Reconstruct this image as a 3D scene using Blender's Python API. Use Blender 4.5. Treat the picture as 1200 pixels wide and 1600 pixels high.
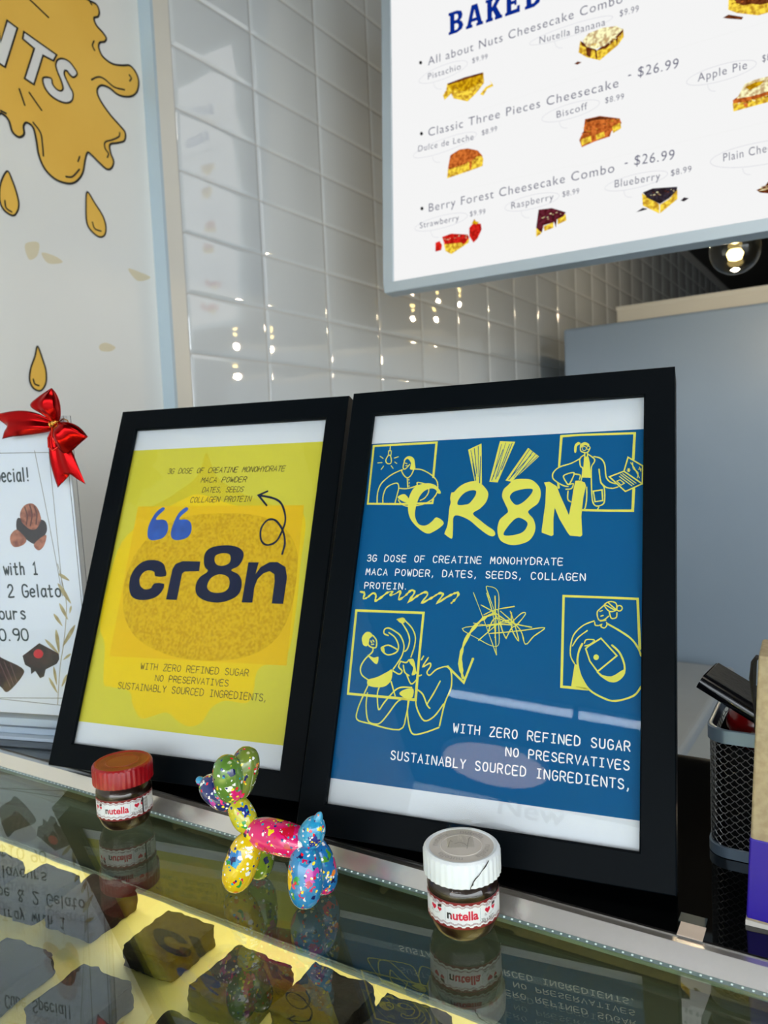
import bpy, bmesh, math, random
from mathutils import Vector, Matrix
from mathutils.geometry import tessellate_polygon
from math import radians as RAD, sin, cos, pi
random.seed(7)
SC = bpy.context.scene
COL = SC.collection
for o in list(bpy.data.objects): bpy.data.objects.remove(o)

# ------------------------------------------------------------------ camera
cam = bpy.data.cameras.new('camera'); camera = bpy.data.objects.new('camera', cam); COL.objects.link(camera)
cam.sensor_fit = 'VERTICAL'; cam.sensor_height = 36.0; cam.lens = 1181.565*36.0/1600.0
cam.clip_start = 0.01; cam.clip_end = 100
yaw, pitch, roll = RAD(33.5597), RAD(4.15571), RAD(-2.53841)
def rx(a): return Matrix.Rotation(a, 3, 'X')
def ry(a): return Matrix.Rotation(a, 3, 'Y')
def rz(a): return Matrix.Rotation(a, 3, 'Z')
Rcam = rz(roll) @ rx(pitch) @ Matrix(((1,0,0),(0,0,-1),(0,1,0))) @ rz(-yaw)
right, down, fwd = Vector(Rcam[0]), Vector(Rcam[1]), Vector(Rcam[2])
camera.matrix_world = Matrix((( right.x, -down.x, -fwd.x, 0), (right.y, -down.y, -fwd.y, 0), (right.z, -down.z, -fwd.z, 0), (0,0,0,1)))
cam.dof.use_dof = True; cam.dof.focus_distance = 0.50; cam.dof.aperture_fstop = 13
SC.camera = camera

# ------------------------------------------------------------------ light, sky, exposure
SC.view_settings.view_transform = 'Standard'; SC.view_settings.look = 'None'
SC.view_settings.gamma = 1.0; SC.view_settings.exposure = 0.13; SC.view_settings.use_curve_mapping = False
world = bpy.data.worlds.new('overcast_sky'); SC.world = world; world.use_nodes = True
wn = world.node_tree; wn.nodes.clear()
wo = wn.nodes.new('ShaderNodeOutputWorld'); wb = wn.nodes.new('ShaderNodeBackground')
wtc = wn.nodes.new('ShaderNodeTexCoord'); wsep = wn.nodes.new('ShaderNodeSeparateXYZ'); wr = wn.nodes.new('ShaderNodeValToRGB')
wr.color_ramp.elements[0].position = 0.45; wr.color_ramp.elements[0].color = (0.30,0.32,0.34,1)
wr.color_ramp.elements[1].position = 0.56; wr.color_ramp.elements[1].color = (0.86,0.94,1.0,1)
wm = wn.nodes.new('ShaderNodeMapRange'); wm.inputs[1].default_value=-1; wm.inputs[2].default_value=1
wn.links.new(wtc.outputs['Generated'], wsep.inputs[0]); wn.links.new(wsep.outputs['Z'], wm.inputs[0])
wn.links.new(wm.outputs[0], wr.inputs[0]); wn.links.new(wr.outputs[0], wb.inputs[0]); wn.links.new(wb.outputs[0], wo.inputs[0])
wb.inputs[1].default_value = 5.2
def area_light(name, loc, aim, size, size_y, energy, color):
    l = bpy.data.lights.new(name,'AREA'); l.shape='RECTANGLE'; l.size=size; l.size_y=size_y; l.energy=energy; l.color=color
    o = bpy.data.objects.new(name,l); COL.objects.link(o); o.location=loc
    o.rotation_euler = (Vector(aim)-Vector(loc)).to_track_quat('-Z','Y').to_euler(); return o

# ------------------------------------------------------------------ materials
def s2l(c):
    return tuple(((v/255)/12.92 if v/255<=.04045 else ((v/255+.055)/1.055)**2.4) for v in c)
MATS = {}
def mat(name, rgb, rough=.5, metal=0., spec=.5, emit=None, estr=0., coat=0., noise=None, bump=None):
    if name in MATS: return MATS[name]
    m = bpy.data.materials.new(name); m.use_nodes = True; nt = m.node_tree; b = nt.nodes['Principled BSDF']
    c = s2l(rgb)+(1,)
    b.inputs['Base Color'].default_value = c; b.inputs['Roughness'].default_value = rough; b.inputs['Metallic'].default_value = metal
    b.inputs['Specular IOR Level'].default_value = spec; b.inputs['Coat Weight'].default_value = coat
    if emit is not None:
        b.inputs['Emission Color'].default_value = s2l(emit)+(1,); b.inputs['Emission Strength'].default_value = estr
    tc = nt.nodes.new('ShaderNodeTexCoord')
    if noise:   # (scale, second colour, low, high)
        n = nt.nodes.new('ShaderNodeTexNoise'); n.inputs['Scale'].default_value = noise[0]; n.inputs['Detail'].default_value = 6
        r = nt.nodes.new('ShaderNodeValToRGB'); r.color_ramp.elements[0].position = noise[2]; r.color_ramp.elements[1].position = noise[3]
        r.color_ramp.elements[0].color = c; r.color_ramp.elements[1].color = s2l(noise[1])+(1,)
        nt.links.new(tc.outputs['Object'], n.inputs['Vector']); nt.links.new(n.outputs['Fac'], r.inputs[0]); nt.links.new(r.outputs[0], b.inputs['Base Color'])
    if bump:    # (scale, strength, distance)
        n = nt.nodes.new('ShaderNodeTexNoise'); n.inputs['Scale'].default_value = bump[0]; n.inputs['Detail'].default_value = 5
        k = nt.nodes.new('ShaderNodeBump'); k.inputs['Strength'].default_value = bump[1]; k.inputs['Distance'].default_value = bump[2]
        nt.links.new(tc.outputs['Object'], n.inputs['Vector']); nt.links.new(n.outputs['Fac'], k.inputs['Height']); nt.links.new(k.outputs[0], b.inputs['Normal'])
    MATS[name] = m; return m
def emat(name, rgb, strength=1.0):
    if name in MATS: return MATS[name]
    m = bpy.data.materials.new(name); m.use_nodes = True; nt = m.node_tree; nt.nodes.clear()
    o = nt.nodes.new('ShaderNodeOutputMaterial'); e = nt.nodes.new('ShaderNodeEmission')
    e.inputs[0].default_value = s2l(rgb)+(1,); e.inputs[1].default_value = strength; nt.links.new(e.outputs[0], o.inputs[0])
    MATS[name] = m; return m
def glass_mat(name, r0, tint=(255,255,255), rough=0.0):
    # thin sheet of glass: clear transmission mixed with a mirror reflection that grows towards grazing angles
    m = bpy.data.materials.new(name); m.use_nodes = True; nt = m.node_tree; nt.nodes.clear(); N = nt.nodes.new; L = nt.links.new
    o = N('ShaderNodeOutputMaterial'); mix = N('ShaderNodeMixShader'); t = N('ShaderNodeBsdfTransparent'); g = N('ShaderNodeBsdfGlossy')
    t.inputs[0].default_value = s2l(tint)+(1,); g.inputs['Roughness'].default_value = rough
    geo = N('ShaderNodeNewGeometry'); dot = N('ShaderNodeVectorMath'); dot.operation = 'DOT_PRODUCT'
    L(geo.outputs['Incoming'], dot.inputs[0]); L(geo.outputs['Normal'], dot.inputs[1])
    ab = N('ShaderNodeMath'); ab.operation='ABSOLUTE'; L(dot.outputs['Value'], ab.inputs[0])
    om = N('ShaderNodeMath'); om.operation='SUBTRACT'; om.inputs[0].default_value=1; L(ab.outputs[0], om.inputs[1])
    pw = N('ShaderNodeMath'); pw.operation='POWER'; pw.inputs[1].default_value=5; L(om.outputs[0], pw.inputs[0])
    ma = N('ShaderNodeMath'); ma.operation='MULTIPLY_ADD'; ma.inputs[1].default_value=1-r0; ma.inputs[2].default_value=r0; L(pw.outputs[0], ma.inputs[0])
    L(ma.outputs[0], mix.inputs[0]); L(t.outputs[0], mix.inputs[1]); L(g.outputs[0], mix.inputs[2]); L(mix.outputs[0], o.inputs[0])
    return m

# ------------------------------------------------------------------ mesh helpers
def tag(o, label=None, cat=None, group=None, kind=None):
    if label: o['label']=label
    if cat: o['category']=cat
    if group: o['group']=group
    if kind: o['kind']=kind
    return o
def empty(name, loc, label, cat, rot=None, group=None):
    o = bpy.data.objects.new(name,None); COL.objects.link(o); o.empty_display_size=.02
    M = (rot or Matrix.Identity(3)).to_4x4(); M.translation = Vector(loc); o.matrix_world = M
    return tag(o,label,cat,group)
class MB:
    def __init__(s): s.v=[]; s.f=[]; s.m=[]
    def add(s, vs, fs, mi=0):
        n=len(s.v); s.v+= [tuple(v) for v in vs]; s.f+=[tuple(i+n for i in f) for f in fs]; s.m+=[mi]*len(fs)
    def box(s, a, b, mi=0):
        x0,y0,z0=a; x1,y1,z1=b
        s.add([(x0,y0,z0),(x1,y0,z0),(x1,y1,z0),(x0,y1,z0),(x0,y0,z1),(x1,y0,z1),(x1,y1,z1),(x0,y1,z1)],
              [(0,3,2,1),(4,5,6,7),(0,1,5,4),(1,2,6,5),(2,3,7,6),(3,0,4,7)],mi)
    def lathe(s, prof, n=48, mi=0, c=(0,0,0)):
        vs=[];fs=[]
        for r,z in prof:
            for i in range(n): a=2*pi*i/n; vs.append((c[0]+r*cos(a),c[1]+r*sin(a),c[2]+z))
        for k in range(len(prof)-1):
            for i in range(n): j=(i+1)%n; fs.append((k*n+i,k*n+j,(k+1)*n+j,(k+1)*n+i))
        s.add(vs,fs,mi)
    def tube(s, pts, r, n=8, mi=0, closed=False):
        pts=[Vector(p) for p in pts]; N=len(pts); vs=[];fs=[]; up=Vector((0,0,1))
        for i,p in enumerate(pts):
            a=pts[(i-1)%N] if (closed or i>0) else p; b=pts[(i+1)%N] if (closed or i<N-1) else p
            t=(b-a).normalized(); u=t.cross(up)
            if u.length<1e-4: u=t.cross(Vector((1,0,0)))
            u.normalize(); w=u.cross(t)
            for k in range(n): q=2*pi*k/n; vs.append(p+u*(r*cos(q))+w*(r*sin(q)))
        for i in range(N if closed else N-1):
            j=(i+1)%N
            for k in range(n): l=(k+1)%n; fs.append((i*n+k,i*n+l,j*n+l,j*n+k))
        if not closed: fs.append(tuple(range(n))[::-1]); fs.append(tuple((N-1)*n+k for k in range(n)))
        s.add(vs,fs,mi)
    def ellipsoid(s, c, axes, nu=24, nv=16, mi=0):
        # axes: three vectors (semi-axes)
        vs=[];fs=[]; A,B,Cc=[Vector(a) for a in axes]; c=Vector(c)
        for i in range(nv+1):
            t=pi*i/nv
            for k in range(nu): p=2*pi*k/nu; vs.append(c+A*(sin(t)*cos(p))+B*(sin(t)*sin(p))+Cc*cos(t))
        for i in range(nv):
            for k in range(nu): l=(k+1)%nu; fs.append((i*nu+k,(i+1)*nu+k,(i+1)*nu+l,i*nu+l))
        s.add(vs,fs,mi)
    def build(s, name, mats, parent=None, smooth=False, bevel=0., merge=True, auto=None):
        me=bpy.data.meshes.new(name); me.from_pydata([tuple(v) for v in s.v],[],s.f)
        if not isinstance(mats,(list,tuple)): mats=[mats]
        for m in mats: me.materials.append(m)
        for p,i in zip(me.polygons,s.m): p.material_index=i; p.use_smooth=smooth
        if merge:
            bm=bmesh.new(); bm.from_mesh(me); bmesh.ops.remove_doubles(bm,verts=bm.verts,dist=1e-6); bmesh.ops.recalc_face_normals(bm,faces=bm.faces); bm.to_mesh(me); bm.free()
        if auto is not None and hasattr(me,'set_sharp_from_angle'): me.set_sharp_from_angle(angle=auto)
        o=bpy.data.objects.new(name,me); COL.objects.link(o)
        if parent: o.parent=parent
        if bevel:
            b=o.modifiers.new('bevel','BEVEL'); b.width=bevel; b.segments=3; b.limit_method='ANGLE'; b.angle_limit=RAD(40)
        return o
def copy_tree(o, parent=None):
    c=o.copy(); COL.objects.link(c); c.parent=parent
    for ch in [x for x in bpy.data.objects if x.parent==o]: copy_tree(ch,c)
    return c
def smoothpts(p, closed=False, sub=4):
    p=[Vector(a) for a in p]; N=len(p); out=[]
    if N<3: return p
    rng=range(N if closed else N-1)
    for i in rng:
        p0=p[(i-1)%N] if closed or i>0 else p[i]; p1=p[i]; p2=p[(i+1)%N]; p3=p[(i+2)%N] if closed or i<N-2 else p[i+1]
        for k in range(sub):
            t=k/sub; out.append(.5*((2*p1)+(p2-p0)*t+(2*p0-5*p1+4*p2-p3)*t*t+(3*p1-p0-3*p2+p3)*t**3))
    if not closed: out.append(p[-1])
    return out
def ribbon(mb, pts, w, to3, closed=False, mi=0, rough=0.):
    # flat pen stroke of width w along 2D points with mitred joints and round ends
    pts=[Vector((a[0],a[1])) for a in pts]
    q=[pts[0]]
    for a in pts[1:]:
        if (a-q[-1]).length>1e-4: q.append(a)
    pts=q; N=len(pts)
    if N<2: return
    Lp=[];Rp=[]
    for i in range(N):
        a=pts[(i-1)%N] if (closed or i>0) else pts[i]; b=pts[(i+1)%N] if (closed or i<N-1) else pts[i]
        d1=(pts[i]-a); d2=(b-pts[i])
        if d1.length<1e-6: d1=d2
        if d2.length<1e-6: d2=d1
        d1=d1.normalized(); d2=d2.normalized(); t=d1+d2
        t=d1 if t.length<.2 else t.normalized()
        n=Vector((-t.y,t.x)); k=max(abs(n.dot(Vector((-d1.y,d1.x)))),.55)
        h=w/2*(1+rough*random.uniform(-1,1))/k
        Lp.append(pts[i]+n*h); Rp.append(pts[i]-n*h)
    vs=[to3(p) for p in Lp]+[to3(p) for p in Rp]
    fs=[(i,(i+1)%N,N+(i+1)%N,N+i) for i in range(N if closed else N-1)]
    mb.add(vs,fs,mi)
    if not closed:
        for c in (pts[0],pts[-1]):
            mb.add([to3(c+Vector((cos(a),sin(a)))*w/2) for a in [k*pi/4 for k in range(8)]],[tuple(range(8))],mi)
def fill(mb, outer, holes, to3, mi=0):
    loops=[[Vector((p[0],p[1],0)) for p in l] for l in [outer]+list(holes)]
    tri=tessellate_polygon(loops); flat=[p for l in loops for p in l]
    mb.add([to3(p) for p in flat],[tuple(t) for t in tri],mi)
# a hand-lettering alphabet drawn with strokes on a 4 x 6 grid
GL={'A':'0,0 2,6 4,0;.7,2.1 3.3,2.1','B':'0,0 0,6 2.4,6 3.3,5.3 3.3,4 2.4,3.2 0,3.2;2.4,3.2 3.7,2.4 3.7,.9 2.6,0 0,0','C':'3.8,5.1 2.8,6 1.2,6 .2,4.6 .2,1.5 1.2,0 2.8,0 3.8,.9','D':'0,0 0,6 2,6 3.6,4.8 3.8,3 3.6,1.2 2,0 0,0','E':'3.6,6 0,6 0,0 3.6,0;0,3.1 3,3.1','F':'3.6,6 0,6 0,0;0,3 3,3','G':'3.7,5.2 2.7,6 1.2,6 .2,4.6 .2,1.5 1.2,0 2.8,0 3.8,1 3.8,2.7 2.2,2.7','H':'0,0 0,6;3.8,0 3.8,6;0,3.1 3.8,3.1','I':'.6,0 3.2,0;.6,6 3.2,6;1.9,0 1.9,6','L':'.2,6 .2,0 3.6,0','M':'0,0 .4,6 2,2.4 3.6,6 4,0','N':'0,0 0,6 3.8,0 3.8,6','O':'2,6 .7,5.3 .1,3 .7,.7 2,0 3.3,.7 3.9,3 3.3,5.3 2,6','P':'0,0 0,6 2.6,6 3.6,5.2 3.6,3.7 2.6,2.8 0,2.8','R':'0,0 0,6 2.6,6 3.6,5.2 3.6,3.8 2.6,3 0,3;1.7,3 3.8,0','S':'3.5,5.2 2.6,6 1.2,6 .3,5.2 .4,4 1.4,3.3 2.8,2.7 3.7,1.9 3.6,.8 2.6,0 1.1,0 .1,.9','T':'0,6 4,6;2,6 2,0','U':'.1,6 .1,1.6 1,.2 2.9,.2 3.8,1.6 3.8,6','V':'0,6 2,0 4,6','W':'0,6 .9,0 2,4 3.1,0 4,6','Y':'0,6 2,3 4,6;2,3 2,0','Z':'.2,6 3.7,6 .1,0 3.9,0','3':'.3,5.3 1.3,6 2.6,6 3.4,5.2 3.3,4 2.2,3.3 1.3,3.2;2.2,3.3 3.6,2.4 3.7,1 2.6,0 1.2,0 .2,.8',',':'1,.6 1,0 .5,-1.1','.':'1,.2 1.1,.1','&':'3.8,0 .9,4.4 1,5.5 1.8,6 2.6,5.4 2.5,4.4 .6,2.6 .2,1.2 1.2,0 2.4,.2 3.8,2.4','$':'3.5,4.8 2.6,5.5 1.2,5.5 .4,4.7 .5,3.8 3.2,2.4 3.6,1.4 2.6,.5 1.2,.5 .2,1.2;1.9,6.4 1.9,-.4','1':'.8,4.8 2,6 2,0;.8,0 3.2,0','2':'.3,4.8 1.1,6 2.8,6 3.5,4.8 3.2,3.5 .2,0 3.8,0','0':'2,6 .7,5.3 .2,3 .7,.7 2,0 3.3,.7 3.8,3 3.3,5.3 2,6','9':'3.6,4.2 2.8,3 1.2,3 .3,4.2 .8,5.6 2,6 3.2,5.6 3.6,4.2 3.4,1.6 2.4,0','!':'1.2,6 1.2,1.9;1.2,.3 1.3,.2',
'a':'3.2,3.4 2.2,4 1,3.7 .3,2.2 .6,.6 1.6,0 2.6,.6 3.2,1.8;3.2,4 3.2,.8 3.6,0','b':'.4,6 .4,0;.4,2.8 1.4,3.9 2.7,3.7 3.4,2.2 2.8,.5 1.5,0 .4,.7','c':'3.2,3.3 2.2,4 1.1,3.6 .4,2.2 .8,.6 1.9,0 3.2,.5','e':'.4,2.1 3.3,2.3 2.9,3.6 1.8,4 .8,3.4 .3,2 .8,.5 2,0 3.2,.5','i':'1,3.9 1,0;1,5.4 1.1,5.5','l':'1,6 1,0','n':'.4,4 .4,0;.4,2.6 1.5,3.9 2.7,3.6 3,2.4 3,0','o':'1.9,4 .7,3.4 .2,2 .7,.5 1.9,0 3.1,.5 3.5,2 3.1,3.4 1.9,4','p':'.4,4 .4,-2;.4,2.8 1.4,3.9 2.7,3.7 3.4,2.2 2.8,.5 1.5,0 .4,.8','r':'.4,4 .4,0;.4,2.4 1.4,3.8 2.7,3.6','s':'2.9,3.4 1.9,4 .8,3.7 .6,2.8 2.6,1.6 2.9,.7 1.8,0 .4,.5','t':'1.5,5.6 1.5,.6 2.1,0 2.9,.2;.2,3.8 2.9,3.8','u':'.4,4 .4,1.2 1.2,0 2.3,.3 3.1,1.6;3.1,4 3.1,0','v':'.2,4 1.7,0 3.2,4','w':'0,4 1,0 2,3 3,0 4,4','h':'.4,6 .4,0;.4,2.6 1.5,3.9 2.7,3.6 3,2.4 3,0','y':'.3,4 1.8,.6;3.3,4 1.8,.6 .6,-2'}
ADV={' ':4.4,'.':2.2,',':2.2,'i':2.1,'l':2.1,'!':2.6,'1':4.2,'t':3.9,'r':3.9}
def stroke_text(mb, t, x0, y0, x1, y1, cap, w, to3, shear=0., mi=0, gap=1.35, sub=3):
    adv=[]; x=0
    for c in t:
        adv.append(x); x+=ADV.get(c,(4.0 if c.isupper() or c in '&$' else 3.6))+gap
    tot=x-gap-(0.4 if t[-1] in '.,' else 0)
    sx=math.hypot(x1-x0,y1-y0)/tot; ang=math.atan2(y1-y0,x1-x0); sy=cap/6
    for c,a in zip(t,adv):
        if c==' ': continue
        for st in GL[c].split(';'):
            p=[tuple(float(v) for v in q.split(',')) for q in st.split(' ')]
            pts=[]
            for u,v in p:
                X=(a+u)*sx+v*sy*shear; Y=v*sy
                pts.append((x0+X*cos(ang)-Y*sin(ang), y0+X*sin(ang)+Y*cos(ang)))
            if len(pts)>3: pts=smoothpts(pts,sub=sub)
            ribbon(mb,pts,w,to3,mi=mi)
def font_shapes(t, weight=0., space=1.0):
    cu=bpy.data.curves.new('lettering_curve','FONT'); cu.body=t; cu.offset=weight; cu.resolution_u=4; cu.fill_mode='FRONT'; cu.space_character=space
    o=bpy.data.objects.new('lettering_curve',cu); COL.objects.link(o)
    bpy.context.view_layer.update()
    dg=bpy.context.evaluated_depsgraph_get(); me=bpy.data.meshes.new_from_object(o.evaluated_get(dg))
    vs=[(v.co.x,v.co.y) for v in me.vertices]; fs=[tuple(p.vertices) for p in me.polygons]
    bpy.data.objects.remove(o); bpy.data.curves.remove(cu); bpy.data.meshes.remove(me)
    return vs,fs
def font_text(mb, t, x0, y0, x1, y1, cap, to3, weight=0., mi=0, space=None):
    vs,fs=font_shapes(t,weight,space or 1.0); xa=min(v[0] for v in vs); xb=max(v[0] for v in vs)
    CAP=0.692; sx=math.hypot(x1-x0,y1-y0)/(xb-xa); ang=math.atan2(y1-y0,x1-x0); sy=cap/CAP
    out=[]
    for u,v in vs:
        X=(u-xa)*sx; Y=v*sy; out.append(to3(Vector((x0+X*cos(ang)-Y*sin(ang), y0+X*sin(ang)+Y*cos(ang)))))
    mb.add(out,fs,mi)
def flat(depth):            # millimetres on a panel whose face looks along local -Y, lying `depth` mm behind its front
    return lambda p: (p[0]/1000, depth/1000, p[1]/1000)
def draw(key, depth, lift=0.05, rough=0., scale_w=1.):
    mb=MB(); k=0
    for e in D[key]:
        to3=flat(depth-lift*(k%4)*.25)
        if e[0]=='s':
            p=e[1]
            if e[4]: p=smoothpts(p,bool(e[3]),4)
            ribbon(mb,p,e[2]*scale_w,to3,bool(e[3]),rough=rough)
        elif e[0]=='f':
            cl=lambda q: smoothpts(q,True,4) if e[3]==1 else (smoothpts(q,True,2) if e[3]==2 else q)
            fill(mb,cl(e[1]),[cl(h) for h in e[2]],to3)
        k+=1
    return mb

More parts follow.
